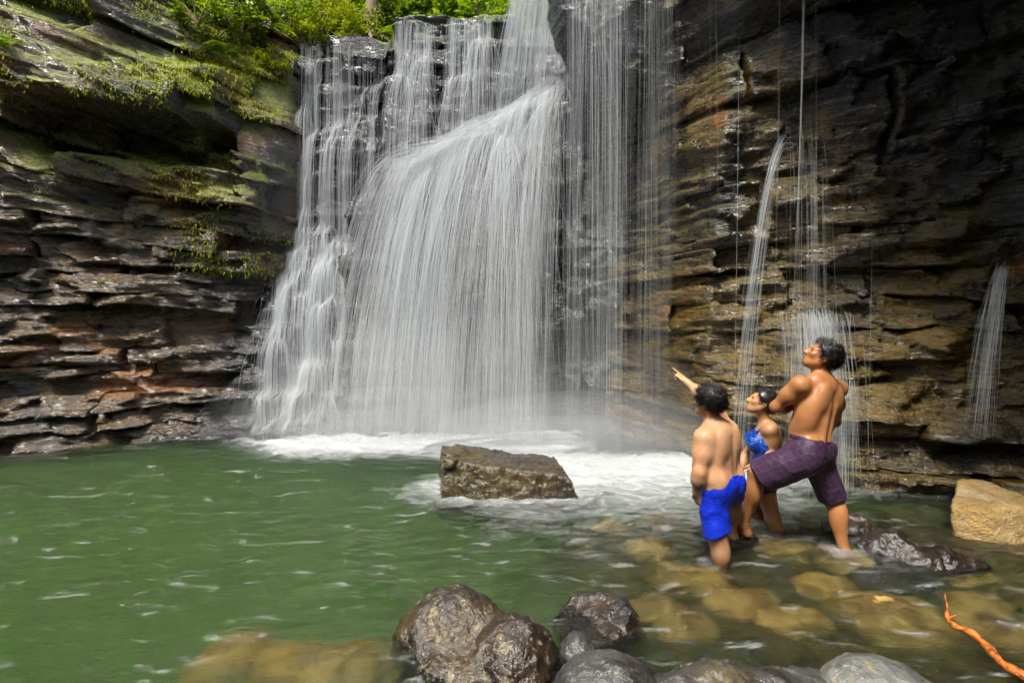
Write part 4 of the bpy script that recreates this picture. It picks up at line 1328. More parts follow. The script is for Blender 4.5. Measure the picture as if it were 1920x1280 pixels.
def torso(s, P, N, rv, fv, w, d, belly=0.0, groove=1.0):
    """trunk from pelvis P to neck base N; rv to the right, fv forward; w, d half width and depth."""
    up = unit(N - P); L = np.linalg.norm(N - P)
    rv = unit(rv - up * (rv @ up)); fv = unit(np.cross(up, rv))
    R = np.stack([rv, fv, up])
    at = lambda x, y, z: P + rv * x + fv * y + up * z * L
    s.ell(at(0, 0, 0.00), (w * 0.92, d * 0.98, 0.13), R, k=0.05)
    s.ell(at(0, 0.01 + belly, 0.27), (w * 0.88 + belly * 0.5, d * 0.95 + belly, 0.17), R, k=0.06)
    s.ell(at(0, 0.0, 0.62), (w * 1.0, d * 1.0, 0.20), R, k=0.06)
    s.ell(at(0, -0.01, 0.85), (w * 0.86, d * 0.78, 0.10), R, k=0.05)
    for e in (-1, 1):
        s.ell(at(e * w * 0.50, -d * 0.42, 0.02), (w * 0.50, d * 0.62, 0.105), R, k=0.04)      # buttock
        s.ell(at(e * w * 0.52, -d * 0.72, 0.72), (w * 0.36, d * 0.30, 0.10), R, k=0.035)      # shoulder blade
        s.ell(at(e * w * 0.42, d * 0.70, 0.68), (w * 0.42, d * 0.36, 0.08), R, k=0.035)       # chest
        s.ell(at(e * w * 0.74, -d * 0.15, 0.50), (w * 0.32, d * 0.60, 0.15), R, k=0.05)       # side
        if groove > 0.8: s.cone(at(e * w * 0.16, -d * 0.86, 0.10), at(e * w * 0.16, -d * 0.80, 0.62), 0.020, 0.018, k=0.04)   # back muscle
    if groove:
        s.cone(at(0, -d * (1.10 + 0.06 * (1 - groove)), 0.06), at(0, -d * (1.08 + 0.06 * (1 - groove)), 0.78), 0.012, 0.009, k=0.04, sub=True)
    return at, R

def arm(s, sh, el, wr, r0=0.052, r1=0.042, r2=0.028, k=0.04):
    sh, el, wr = map(lambda q: np.asarray(q, float), (sh, el, wr))
    s.ell(sh, (r0 * 1.28,) * 3, None, k=0.05)
    s.cone(sh, el, r0, r1 * 0.92, k=k)
    m = sh * 0.55 + el * 0.45
    s.ell(m, (r0 * 1.06,) * 3, None, k=0.05)
    s.cone(el, wr, r1 * 0.92, r2, k=0.025)
    s.ell(el * 0.68 + wr * 0.32, (r1 * 1.02,) * 3, None, k=0.05)

def leg(s, hip, kn, an, r0=0.085, r1=0.056, r2=0.036, back=(0, -1, 0)):
    hip, kn, an = map(lambda q: np.asarray(q, float), (hip, kn, an))
    b = unit(back)
    s.cone(hip, kn, r0, r1, k=0.05)
    s.ell(kn - b * 0.012, (r1 * 1.0,) * 3, None, k=0.03)
    s.cone(kn, an, r1 * 0.94, r2, k=0.03)
    ax = unit(an - kn)
    Rm = frame(b, -ax)
    s.ell(kn * 0.68 + an * 0.32 + b * 0.020, (r1 * 0.95, r1 * 0.95, 0.115), Rm, k=0.05)
    for e in (-1, 1): s.ell(an + Rm[0] * e * 0.028, (0.013,) * 3, None, k=0.012)

def finish_person(label, s, skin, loc):
    V, F = s.mesh()
    o = mesh_obj('person', V, F, skin, loc=loc)
    tag(o, label, 'person')
    return o

def folds(seed, amp, ax=(1, 1, 1), fr=9):
    ax = np.array(ax, float)
    return lambda P: (np.abs(fbm(P * ax * fr + seed, 3)) - 0.22) * amp

# ---- the man
f = unit((-0.62, 0.78, 0)); rv = unit((0.78, 0.62, 0))
P = pt(1516, 842, 4.02); N = pt(1541, 706, 4.06)
LH = P - rv * 0.095 - np.array([0, 0, 0.03]); RH = P + rv * 0.095 - np.array([0, 0, 0.03])
LK = pt(1420, 884, 4.16); LA = pt(1394, 984, 4.23)
RK = pt(1561, 934, 4.10); RA = pt(1584, 1038, 3.98)
LS = pt(1500, 722, 3.96); RS = pt(1570, 728, 4.22)
s = Solid((1.55, 3.62, -0.20), (2.85, 4.75, 1.72), 0.007)
at, R = torso(s, P, N, RS - LS, f, 0.182, 0.128, belly=0.012, groove=0.85)
s.cone(at(0, -0.02, 0.90), at(-0.10, -0.01, 0.93), 0.062, 0.055, k=0.05)
s.cone(at(0, -0.02, 0.90), at(0.10, -0.01, 0.93), 0.062, 0.055, k=0.05)
H = pt(1541, 668, 4.05)
fh = unit((-0.80, 0.28, 0.50)); uh = unit((0.42, -0.12, 0.9))
s.cone(N - np.array([0, 0, 0.03]), H - fh * 0.015 - uh * 0.05, 0.068, 0.058, k=0.045)
hat, HR = head(s, H, fh, uh, 1.06)
LE = pt(1455, 762, 4.08); LW = pt(1500, 762, 4.30)
arm(s, LS, LE, LW, 0.056, 0.046, 0.030)
hand(s, LW, pt(1530, 752, 4.34) - LW, f, (0, 0, 1), (0.3, 0.3, 0.3, 0.3))
RE = pt(1566, 790, 4.44); RW = pt(1508, 766, 4.25)
arm(s, RS, RE, RW, 0.056, 0.046, 0.030)
hand(s, RW, pt(1488, 756, 4.11) - RW, (-0.7, 0.3, 0.2), (0, 0, 1), (0.35, 0.35, 0.35, 0.35))
leg(s, LH, LK, LA, 0.094, 0.060, 0.037, back=(0.75, -0.5, 0))
leg(s, RH, RK, RA, 0.094, 0.062, 0.038, back=(0.7, -0.7, 0))
foot(s, LA, f, down=0.085, L=0.19)
foot(s, RA, f, down=0.085, L=0.19)
man = finish_person('bare-chested man in purple plaid shorts, one foot up on a stone, looking up', s, S_man, (RA[0], RA[1], -0.1))
# shorts
s = Solid((1.55, 3.62, 0.20), (2.85, 4.6, 0.98), 0.007)
up = unit(N - P)
waist = (P + up * 0.085, up)
s.ell(P + np.array([0, 0, -0.01]), (0.182, 0.142, 0.15), R, k=0.05)
for e in (-1, 1): s.ell(at(e * 0.09, -0.062, 0.02), (0.098, 0.086, 0.115), R, k=0.05)
tl = unit(LK - LH)
hemL = LK - tl * 0.015
s.cone(LH - np.array([0, 0, 0.03]), hemL + tl * 0.05 - np.array([0, 0, 0.045]), 0.132, 0.130, k=0.05, cut=[(hemL, unit(tl + np.array([0, 0, -0.25])))])
tr_ = unit(RK - RH)
hemR = RK + tr_ * 0.0
s.cone(RH, hemR + tr_ * 0.06, 0.112, 0.100, k=0.05, cut=[(hemR, tr_)])
s.displace(folds(4.0, 0.020, (1, 1, 0.7), 6))
s.plane_cut(*waist, k=0.008)
sh_ = mesh_obj('shorts', *s.mesh(), C_purple, man)
s2 = Solid((2.0, 3.75, 0.78), (2.5, 4.4, 1.0), 0.006)
s2.ell(P + up * 0.08, (0.176, 0.136, 0.14), R, k=0, cut=[(P + up * 0.092, up), (P + up * 0.060, -up)])
mesh_obj('waistband', *s2.mesh(), C_purple, sh_)
V, F = spiky_hair(H, hat, HR, 1.06, [(hat(0, 0.045, 0.040), unit(HR[1] * 0.9 - HR[2] * 0.55)), (hat(0, 0.0, -0.055), unit(-HR[2] + HR[1] * 0.35))], 2600, 0.034, 1, 0.35)
mesh_obj('hair', V, F, M_hair, man)
eyes(hat, HR, 1.06, man)

# ---- the boy
f = unit((-0.5, 0.86, 0)); rv = unit((0.86, 0.5, 0))
P = pt(1350, 908, 3.82); N = pt(1342, 795, 3.86)
LH = P - rv * 0.082 - np.array([0, 0, 0.03]); RH = P + rv * 0.082 - np.array([0, 0, 0.03])
LK = pt(1345, 1003, 3.74); LA = pt(1354, 1088, 3.80)
RK = pt(1374, 926, 4.16); RA = pt(1370, 992, 4.24)
LS = pt(1321, 822, 3.75); RS = pt(1368, 806, 3.98)
s = Solid((0.98, 3.45, -0.28), (1.90, 4.55, 1.45), 0.007)
at, R = torso(s, P, N, RS - LS, f, 0.168, 0.126, belly=0.030, groove=0.3)
for e in (-1, 1): s.ell(at(e * 0.122, -0.02, 0.16), (0.062, 0.095, 0.075), R, k=0.05)
s.cone(at(0, -0.015, 0.90), at(-0.085, 0, 0.92), 0.052, 0.05, k=0.05)
s.cone(at(0, -0.015, 0.90), at(0.085, 0, 0.92), 0.052, 0.05, k=0.05)
H = pt(1329, 753, 3.86)
fh = unit((-0.60, 0.76, 0.10)); uh = unit((0.05, -0.08, 1))
s.cone(N - np.array([0, 0, 0.03]), H - uh * 0.06 - fh * 0.012, 0.058, 0.052, k=0.045)
hat, HR = head(s, H, fh, uh, 0.97)
LE = pt(1312, 884, 3.70); LW = pt(1306, 924, 3.78)
arm(s, LS, LE, LW, 0.060, 0.049, 0.030)
hand(s, LW, pt(1312, 950, 3.80) - LW, (-0.8, -0.6, 0), (-0.5, 0.8, 0), (0.45, 0.55, 0.6, 0.65), scale=0.88)
RE = pt(1322, 744, 4.12); RW = pt(1285, 714, 4.24)
arm(s, RS, RE, RW, 0.050, 0.042, 0.027)
tip = pt(1259, 692, 4.31)
hand(s, RW, tip - RW, (0.1, -0.35, 0.9), unit(np.cross(tip - RW, (0.1, -0.35, 0.9))), (0.02, 1.25, 1.35, 1.4), scale=0.92, spread=0.03, thumb_bend=1.0, lens=(0.085, 0.078, 0.073, 0.058))
leg(s, LH, LK, LA, 0.088, 0.062, 0.040, back=(0.5, -0.86, 0))
leg(s, RH, RK, RA, 0.088, 0.058, 0.038, back=(0.5, -0.86, 0))
foot(s, LA, f, down=0.078, L=0.17, sc=0.95)
foot(s, RA, f, down=0.078, L=0.17, sc=0.95)
boy = finish_person('bare-chested boy in bright blue shorts pointing up at the falls', s, S_boy, (LA[0], LA[1], -0.18))
s = Solid((1.0, 3.45, 0.10), (1.90, 4.4, 0.80), 0.007)
up = unit(N - P)
s.ell(P, (0.160, 0.135, 0.15), R, k=0.05)
for e in (-1, 1): s.ell(at(e * 0.08, -0.058, 0.02), (0.085, 0.078, 0.105), R, k=0.05)
tl = unit(LK - LH); hemL = LK - tl * 0.01
s.cone(LH, hemL + tl * 0.06, 0.104, 0.094, k=0.05, cut=[(hemL, unit(tl + np.array([0.25, 0, 0])))])
tr_ = unit(RK - RH); hemR = RK - tr_ * 0.06
s.cone(RH, hemR + tr_ * 0.06, 0.104, 0.092, k=0.05, cut=[(hemR, tr_)])
s.displace(folds(8.0, 0.024, (1, 1, 0.6), 7))
s.plane_cut(P + up * 0.072, up, k=0.008)
sh_ = mesh_obj('shorts', *s.mesh(), C_blue, boy)
s2 = Solid((1.2, 3.6, 0.58), (1.75, 4.1, 0.80), 0.006)
s2.ell(P + up * 0.07, (0.156, 0.128, 0.14), R, k=0, cut=[(P + up * 0.080, up), (P + up * 0.048, -up)])
mesh_obj('waistband', *s2.mesh(), C_blue, sh_)
V, F = spiky_hair(H, hat, HR, 0.98, [(hat(0, 0.060, 0.030), unit(HR[1] * 0.9 - HR[2] * 0.5)), (hat(0, 0.0, -0.040), unit(-HR[2] + HR[1] * 0.45))], 2800, 0.036, 2, 0.15)
mesh_obj('hair', V, F, M_hair, boy)
eyes(hat, HR, 0.97, boy)

# ---- the woman
f = unit((-0.85, 0.52, 0)); rv = unit((0.52, 0.85, 0))
P = pt(1432, 892, 4.50); N = pt(1438, 795, 4.46)
LH = P - rv * 0.085 - np.array([0, 0, 0.03]); RH = P + rv * 0.085 - np.array([0, 0, 0.03])
LK = pt(1450, 972, 4.42); LA = pt(1466, 1070, 4.48)
RK = pt(1411, 948, 4.66); RA = pt(1432, 1020, 4.82)
LS = pt(1444, 806, 4.34); RS = pt(1432, 802, 4.60)
s = Solid((1.60, 3.95, -0.45), (2.65, 5.1, 1.32), 0.007)
at, R = torso(s, P, N, RS - LS, f, 0.138, 0.100)
for e in (-1, 1): s.ell(at(e * 0.062, 0.095, 0.66), (0.062, 0.058, 0.062), R, k=0.035)
H = pt(1428, 754, 4.46)
fh = unit((-0.90, 0.25, 0.38)); uh = unit((0.36, -0.05, 0.93))
s.cone(N - np.array([0, 0, 0.03]), H - uh * 0.05 - fh * 0.01, 0.048, 0.044, k=0.04)
s.cone(at(0, -0.01, 0.92), at(-0.08, 0, 0.93), 0.040, 0.038, k=0.05)
s.cone(at(0, -0.01, 0.92), at(0.08, 0, 0.93), 0.040, 0.038, k=0.05)
hat, HR = head(s, H, fh, uh, 0.97)
LE = pt(1456, 852, 4.36); LW = pt(1424, 869, 4.20)
arm(s, LS, LE, LW, 0.044, 0.037, 0.025)
hand(s, LW, pt(1403, 886, 4.07) - LW, (-0.25, -0.5, 0.85), unit((-0.7, 0.6, 0.1)), (0.30, 0.34, 0.36, 0.40), scale=0.95, spread=0.12)
RE = pt(1398, 852, 4.72); RW = pt(1385, 890, 4.62)
arm(s, RS, RE, RW, 0.044, 0.037, 0.025)
hand(s, RW, (-0.1, -0.1, -1), (0, 1, 0), (-1, 0, 0), (0.3,) * 4, scale=0.9)
leg(s, LH, LK, LA, 0.090, 0.056, 0.036, back=(0.85, -0.5, 0))
leg(s, RH, RK, RA, 0.090, 0.054, 0.036, back=(0.85, -0.5, 0))
foot(s, LA, f, down=0.078, L=0.16, sc=0.92); foot(s, RA, f, down=0.078, L=0.16, sc=0.92)
woman = finish_person('woman in blue patterned swimsuit standing between the man and the boy', s, S_woman, (LA[0], LA[1], -0.42))
s = Solid((1.60, 4.1, 0.25), (2.6, 4.95, 1.15), 0.007)
up = unit(N - P)
aw, dw = 0.138 + 0.009, 0.100 + 0.009
s.ell(at(0, 0, 0), (aw * 0.92, dw * 0.98, 0.137), R, k=0.05)
s.ell(at(0, 0.01, 0.27), (aw * 0.88, dw * 0.95, 0.177), R, k=0.06)
s.ell(at(0, 0, 0.62), (aw * 1.0, dw * 1.0, 0.207), R, k=0.06)
for e in (-1, 1):
    s.ell(at(e * 0.062, 0.095, 0.66), (0.071, 0.067, 0.071), R, k=0.035)
    s.ell(at(e * 0.058, 0.070, 0.68), (0.067, 0.045, 0.089), R, k=0.035)
    s.ell(at(e * 0.072, -0.072, 0.72), (0.058, 0.039, 0.109), R, k=0.035)
    s.ell(at(e * aw * 0.74, -dw * 0.15, 0.50), (aw * 0.32, dw * 0.60, 0.157), R, k=0.05)
    s.ell(at(e * 0.07, -0.045, 0.02), (0.076, 0.068, 0.110), R, k=0.04)
s.plane_cut(at(0, 0.06, 0.84), unit(R[2] * 0.8 - R[1] * 0.42), 0.01)
s.displace(folds(2.0, 0.004, (1, 1, 1), 12))
sw_ = mesh_obj('swimsuit', *s.mesh(), C_swim, woman)
for e in (-1, 1):
    s2 = Solid(at(e * 0.07, 0, 0.85) - 0.25, at(e * 0.07, 0, 0.85) + 0.25, 0.006)
    ptsS = [at(e * 0.07, 0.115, 0.78), at(e * 0.075, 0.085, 0.90), at(e * 0.08, 0.02, 1.015), at(e * 0.08, -0.05, 0.985), at(e * 0.07, -0.095, 0.84), at(e * 0.05, -0.108, 0.62)]
    for a_, b_ in zip(ptsS[:-1], ptsS[1:]): s2.cone(a_, b_, 0.008, 0.008, k=0.01)
    mesh_obj('strap', *s2.mesh(), C_swim, sw_)
s = Solid((1.7, 4.2, 0.05), (2.6, 5.0, 0.7), 0.007)
s.ell(P - np.array([0, 0, 0.02]), (0.138, 0.112, 0.12), R, k=0.05)
for hp, kn_ in ((LH, LK), (RH, RK)):
    t_ = unit(kn_ - hp)
    s.cone(hp, hp + t_ * 0.2, 0.100, 0.092, k=0.04, cut=[(hp + t_ * 0.07, t_)])
s.displace(folds(6.0, 0.014, (1, 1, 0.6), 9))
mesh_obj('shorts', *s.mesh(), C_dark, woman)
V, F = spiky_hair(H, hat, HR, 0.96, [(hat(0, 0.050, 0.045), unit(HR[1] * 0.9 - HR[2] * 0.55)), (hat(0, 0.0, -0.050), unit(-HR[2] + HR[1] * 0.45))], 1500, 0.03, 3, 0.9)
hr_ = mesh_obj('hair', V, F, M_hair, woman)
s2 = Solid(hat(0, -0.12, -0.02) - 0.1, hat(0, -0.12, -0.02) + 0.1, 0.005)
s2.ell(hat(0, -0.118, -0.012), (0.034, 0.030, 0.036), HR, k=0)
s2.displace(lambda Pq: fbm(Pq * 40, 3) * 0.006, 0.05)
mesh_obj('hair_bun', *s2.mesh(), M_hair, hr_)
eyes(hat, HR, 0.97, woman)
# ------------------------------------------------------------------ plants, moss and the bank above the falls
def leaf_material(name, c0, c1, trans=0.45, rough=0.4):
    k = NT(name)
    p = k.pos()
    oi = k.n('Attribute', attribute_name='tone').outputs['Fac']
    c = k.mix(oi, c0, c1)
    d = k.n('BsdfPrincipled'); d.inputs['Roughness'].default_value = rough; d.inputs['Specular IOR Level'].default_value = 0.4
    k.l(c, d.inputs['Base Color'])
    t = k.n('BsdfTranslucent')
    k.l(k.mix(0.5, c, (0.30, 0.40, 0.01)), t.inputs['Color'])
    m = k.n('MixShader'); m.inputs[0].default_value = trans
    k.l(d.outputs[0], m.inputs[1]); k.l(t.outputs[0], m.inputs[2])
    k.l(m.outputs[0], k.out.inputs['Surface'])
    return k.m
L_bright = leaf_material('bright_leaves', (0.10, 0.26, 0.012), (0.46, 0.56, 0.02))
L_dark = leaf_material('dark_leaves', (0.02, 0.06, 0.008), (0.12, 0.22, 0.02), 0.4)
L_mossy = leaf_material('yellow_moss', (0.22, 0.26, 0.008), (0.55, 0.58, 0.015), 0.45, 0.7)
kb2 = NT('tree_bark')
p_ = kb2.pos()
kb2.principled(Base_Color=kb2.mix(kb2.noise(kb2.mapping(p_, scale=(6, 6, 1)), 5, 4), (0.10, 0.06, 0.035), (0.34, 0.25, 0.17)), Roughness=0.8,
               Normal=kb2.bump(kb2.noise(kb2.mapping(p_, scale=(8, 8, 1)), 5, 4), 0.8, 0.02))
M_bark = kb2.m
kt = NT('forest_soil')
p_ = kt.pos()
kt.principled(Base_Color=kt.mix(kt.noise(p_, 2.0, 5), (0.012, 0.014, 0.006), (0.05, 0.055, 0.015)), Roughness=0.9)

def leaf_mesh(C, D, U, L, W, fold=0.25, droop=0.3):
    """C bases, D directions, U leaf normals, L lengths, W half widths -> pointed folded leaves of four triangles"""
    D = D / np.linalg.norm(D, axis=1)[:, None]
    S = np.cross(D, U); S /= np.maximum(np.linalg.norm(S, axis=1), 1e-6)[:, None]
    Nn = np.cross(S, D)
    L, W = L[:, None], W[:, None]
    mid = C + D * L * 0.5 - np.array([0, 0, 1]) * L * droop * 0.12
    tip = C + D * L - np.array([0, 0, 1]) * L * droop * 0.5
    l = C + D * L * 0.42 - S * W + Nn * W * fold
    r_ = C + D * L * 0.42 + S * W + Nn * W * fold
    V = np.stack([C, l, mid, r_, tip], 1).reshape(-1, 3)
    b = np.arange(len(C))[:, None] * 5
    F = np.concatenate([b + np.array([[0, 2, 1]]), b + np.array([[0, 3, 2]]), b + np.array([[1, 2, 4]]), b + np.array([[2, 3, 4]])])
    return V, F

def leaves_obj(name, C, D, L, W, mat, parent=None, seed=0, droop=0.3, loc=None):
    rr = np.random.default_rng(seed)
    U = rr.normal(0, 0.5, C.shape) + np.array([0, 0, 1])
    V, F = leaf_mesh(C, D, U, L, W, droop=droop)
    o = mesh_obj(name, V, F, mat, parent, smooth=False, loc=loc)
    set_attr(o, 'tone', np.repeat(rr.random(len(C)) ** 1.3, 5))
    return o

def tube(path, rad, nseg=8):
    path = np.asarray(path, float)
    t = np.gradient(path, axis=0); t /= np.linalg.norm(t, axis=1)[:, None]
    ref = np.array([0.3, 1, 0.2]) if abs(t[0] @ unit((0.3, 1, 0.2))) < 0.9 else np.array([1, 0, 0])
    s = np.cross(t, ref); s /= np.linalg.norm(s, axis=1)[:, None]
    q = np.cross(t, s)
    a = np.linspace(0, 2 * math.pi, nseg, endpoint=False)
    V = path[:, None] + (s[:, None] * np.cos(a)[None, :, None] + q[:, None] * np.sin(a)[None, :, None]) * np.asarray(rad)[:, None, None]
    n_ = len(path)
    V = V.reshape(-1, 3)
    F = []
    for i in range(n_ - 1):
        k = np.arange(nseg); k2 = (k + 1) % nseg
        F.append(np.stack([i * nseg + k, i * nseg + k2, (i + 1) * nseg + k2, (i + 1) * nseg + k], 1))
    return V, np.concatenate(F)

# the bank
gx = np.linspace(-10, 6, 120); gy = np.linspace(10.3, 22, 60)
X, Y = np.meshgrid(gx, gy, indexing='ij')
def bank_z(X, Y):
    ch = np.exp(-((X + 0.75) / 0.8) ** 2)              # the stream bed
    return 6.72 + 0.75 * (Y - 10.5) * (1 - 0.75 * ch * sstep(13.5, 11, Y)) + 0.35 * sstep(-3.0, -4.5, X) + 0.4 * np.maximum(0, Y - 12)
Z = bank_z(X, Y) + fbm(np.stack([X, Y, X * 0], -1).reshape(-1, 3) * 1.1, 4).reshape(X.shape) * 0.25
bank = mesh_obj('hillside', np.stack([X, Y, Z], -1).reshape(-1, 3), grid_faces(120, 60)[:, ::-1], kt.m)
tag(bank, 'jungle hillside above the lip of the falls', 'hillside', kind='structure')

def shrub(label, loc, rad, n, L, mat, seed, group=None, name='shrub', stems=6):
    rr = np.random.default_rng(seed)
    loc = np.array(loc, float); rad = np.array(rad, float)
    root = empty(name, loc)
    tag(root, label, 'shrub' if name == 'shrub' else 'fern', group)
    nc = max(6, int(n / 45))
    cc = rr.normal(0, 1, (nc, 3)); cc /= np.linalg.norm(cc, axis=1)[:, None]
    cc = loc + np.array([0, 0, rad[2] * 0.8]) + cc * rad * rr.uniform(0.35, 1.0, nc)[:, None] ** 0.6
    i = rr.integers(0, nc, n)
    C = cc[i] + rr.normal(0, 0.13, (n, 3)) * rad.mean()
    D = (C - loc - np.array([0, 0, rad[2] * 0.3])) / rad + rr.normal(0, 0.6, (n, 3)); D[:, 2] *= 0.6
    leaves_obj('foliage', C, D, L * rr.uniform(0.6, 1.3, n), L * rr.uniform(0.18, 0.32, n), mat, root, seed, loc=loc)
    VV, FF, b = [], [], 0
    for k in range(stems):
        e = cc[rr.integers(0, nc)]
        pth = np.stack([loc - [0, 0, 0.1], loc * 0.6 + e * 0.4 + rr.normal(0, 0.05, 3), e])
        V, F = tube(pth, [0.02, 0.013, 0.005], 5)
        VV.append(V); FF.append(F + b); b += len(V)
    mesh_obj('stem', np.concatenate(VV), np.concatenate(FF), M_bark, root, loc=loc)
    return root

def fern(label, loc, n, L, mat, seed, facing=(0, -1, 0), group=None):
    """arching fronds with paired leaflets"""
    rr = np.random.default_rng(seed)
    loc = np.array(loc, float)
    root = empty('fern', loc)
    tag(root, label, 'fern', group)
    for k in range(n):
        az = rr.uniform(0, 2 * math.pi)
        d = unit(np.array([math.cos(az), math.sin(az), 0]) + np.array(facing) * 0.6)
        Lk = L * rr.uniform(0.7, 1.2)
        t = np.linspace(0.1, 1, 16)
        pth = loc + d * (t * Lk)[:, None] + np.array([0, 0, 1]) * (Lk * (0.55 * t - 0.75 * t ** 2))[:, None]
        sd = unit(np.cross(d, (0, 0, 1)))
        C = np.concatenate([pth, pth])
        D = np.concatenate([pth * 0 + sd + d * 0.5, pth * 0 - sd + d * 0.5])
        ll = np.tile(0.26 * Lk * np.sin(np.pi * np.clip(t, 0.12, 0.97)) + 0.02, 2)
        leaves_obj('frond', C, D, ll, ll * 0.16, mat, root, seed * 50 + k, loc=loc)
    return root

def on_bank(u, v, Y):
    p = pt(u, v, Y)
    return p
spec_ = [
    ('dense dark shrub high on the bank right of the trunk', (775, 30, 11.6), (0.75, 0.5, 0.6), 900, 0.16, L_dark),
    ('leafy dark green shrub with broad leaves above the middle cascade', (835, 45, 11.4), (0.6, 0.5, 0.5), 420, 0.26, L_bright),
    ('bright yellow green bush beside the chute at the top', (905, 30, 11.2), (0.6, 0.5, 0.55), 900, 0.15, L_bright),
    ('small bright bush hanging beside the falling chute', (945, 45, 10.7), (0.30, 0.3, 0.4), 420, 0.13, L_bright),
    ('dark shrub in the shade above the stream bed', (850, -5, 12.4), (1.0, 0.6, 0.7), 900, 0.18, L_dark),
    ('yellow green mossy bush at the foot of the trunk', (650, 50, 10.7), (0.42, 0.35, 0.42), 1500, 0.07, L_mossy),
    ('golden green shrub above the stepped cascade', (600, 20, 10.8), (0.55, 0.4, 0.5), 1400, 0.09, L_mossy),
    ('bright leafy shrub on the mossy ledge', (545, 10, 10.2), (0.5, 0.4, 0.4), 900, 0.11, L_bright),
    ('dark hanging shrub in the gully by the left cliff', (450, 30, 9.4), (0.55, 0.4, 0.45), 900, 0.11, L_dark),
    ('low bright creeper at the top edge over the left cliff', (370, 5, 8.6), (0.6, 0.3, 0.25), 800, 0.08, L_bright),
    ('tall dark bush against the hillside behind the trunk', (720, -10, 12.2), (0.8, 0.6, 0.8), 900, 0.17, L_dark),
    ('bushy bright shrub at the top edge left of the trunk', (640, -15, 11.4), (0.8, 0.5, 0.6), 1500, 0.12, L_bright),
    ('bright overhanging shrub above the dark gully', (420, -5, 9.2), (0.7, 0.4, 0.4), 1200, 0.10, L_bright),
    ('mossy yellow clump on the sloping ledge beside the cascade lip', (575, 55, 10.2), (0.4, 0.3, 0.25), 1200, 0.06, L_mossy),
    ('sunlit yellow green bush high over the middle cascade', (800, -5, 11.6), (0.7, 0.5, 0.5), 1300, 0.13, L_bright),
    ('mossy mat on the rounded ledge under the fern tuft', (520, 110, 9.4), (0.35, 0.25, 0.2), 1200, 0.05, L_mossy),
    ('light green bush at the top of the hillside above the chute', (960, -20, 12.2), (0.9, 0.6, 0.7), 800, 0.16, L_bright),
]
for i, (lab, (u, v, Yd), rad, n, L, mat) in enumerate(spec_):
    p = pt(u, v, Yd); p[2] -= rad[2] * 0.9
    shrub(lab, p, rad, n, L, mat, 300 + i, 'shrubs above the falls')
fern('long-leaved green fern tuft on the ledge left of the stepped cascade', pt(498, 50, 9.3), 10, 0.42, L_bright, 1)
fern('dark fern hanging in the gully left of the stepped cascade', pt(430, 95, 8.9), 8, 0.40, L_dark, 2)
fern('small fern at the left edge below the black hollow', pt(22, 80, 6.6), 6, 0.22, L_bright, 3)
fern('fern arching over the lip beside the mossy trunk', pt(745, 60, 10.6), 8, 0.35, L_bright, 4)
fern('fern growing on the mossy rock beside the chute', pt(935, 75, 10.2), 7, 0.28, L_bright, 5)

# undergrowth on the hillside: one leafy mass
n = 9000
rr = np.random.default_rng(77)
X = rr.uniform(-6.0, 3.2, n); Y = 10.7 + rr.random(n) ** 1.3 * 6
ok = ~((np.abs(X + 0.75) < 0.75) & (Y < 11.6))
X, Y = X[ok], Y[ok]
C = np.stack([X, Y, bank_z(X, Y) + rr.uniform(-0.05, 0.45, len(X))], -1)
D = rr.normal(0, 0.7, C.shape) + np.array([0, -0.7, 0.3])
og = leaves_obj('undergrowth', C, D, rr.uniform(0.10, 0.26, len(X)), rr.uniform(0.03, 0.06, len(X)), L_dark, None, 5)
tag(og, 'dark tangle of jungle undergrowth on the hillside above the falls', 'undergrowth', kind='stuff')

# the tree
b0 = pt(690, 70, 10.9)
root = empty('tree', b0)
tag(root, 'pale slanting tree trunk with mossy roots above the stepped cascade', 'tree')
pth = np.array([b0 + [-0.06, 0, -0.3], b0 + [0, 0, 0.1], b0 + [0.10, 0, 0.7], b0 + [0.13, 0.05, 1.6], b0 + [0.25, 0.1, 3.2], b0 + [0.2, 0.3, 5.0]])
V, F = tube(pth, [0.22, 0.15, 0.12, 0.115, 0.10, 0.06], 12)
mesh_obj('trunk', V, F, M_bark, root, loc=b0)
for k, (dx, dy) in enumerate(((0.55, -0.35), (-0.5, -0.3), (0.2, -0.5), (-0.75, -0.1))):
    pth = np.array([b0 + [0, 0, 0.15], b0 + [dx * 0.4, dy * 0.4, -0.02], b0 + [dx, dy, -0.28]])
    V, F = tube(pth, [0.08, 0.05, 0.02], 7)
    mesh_obj('root', V, F, M_bark, root, loc=b0)
n = 1600
cc = b0 + [0.2, 0.3, 5.2] + rr.normal(0, 1, (30, 3)) * [1.0, 0.9, 0.6]
C = cc[rr.integers(0, 30, n)] + rr.normal(0, 0.25, (n, 3))
leaves_obj('crown', C, rr.normal(0, 1, (n, 3)), rr.uniform(0.1, 0.2, n), rr.uniform(0.03, 0.05, n), L_bright, root, 8, loc=b0)
n = 900
t = rr.random(n)
C = b0 + np.stack([rr.normal(0.02, 0.16, n), rr.normal(-0.12, 0.10, n), rr.uniform(-0.35, 0.5, n)], -1)
leaves_obj('root_moss', C, rr.normal(0, 0.6, (n, 3)) + [0, -0.5, -0.3], rr.uniform(0.04, 0.09, n), rr.uniform(0.01, 0.02, n), L_mossy, root, 9, loc=b0)

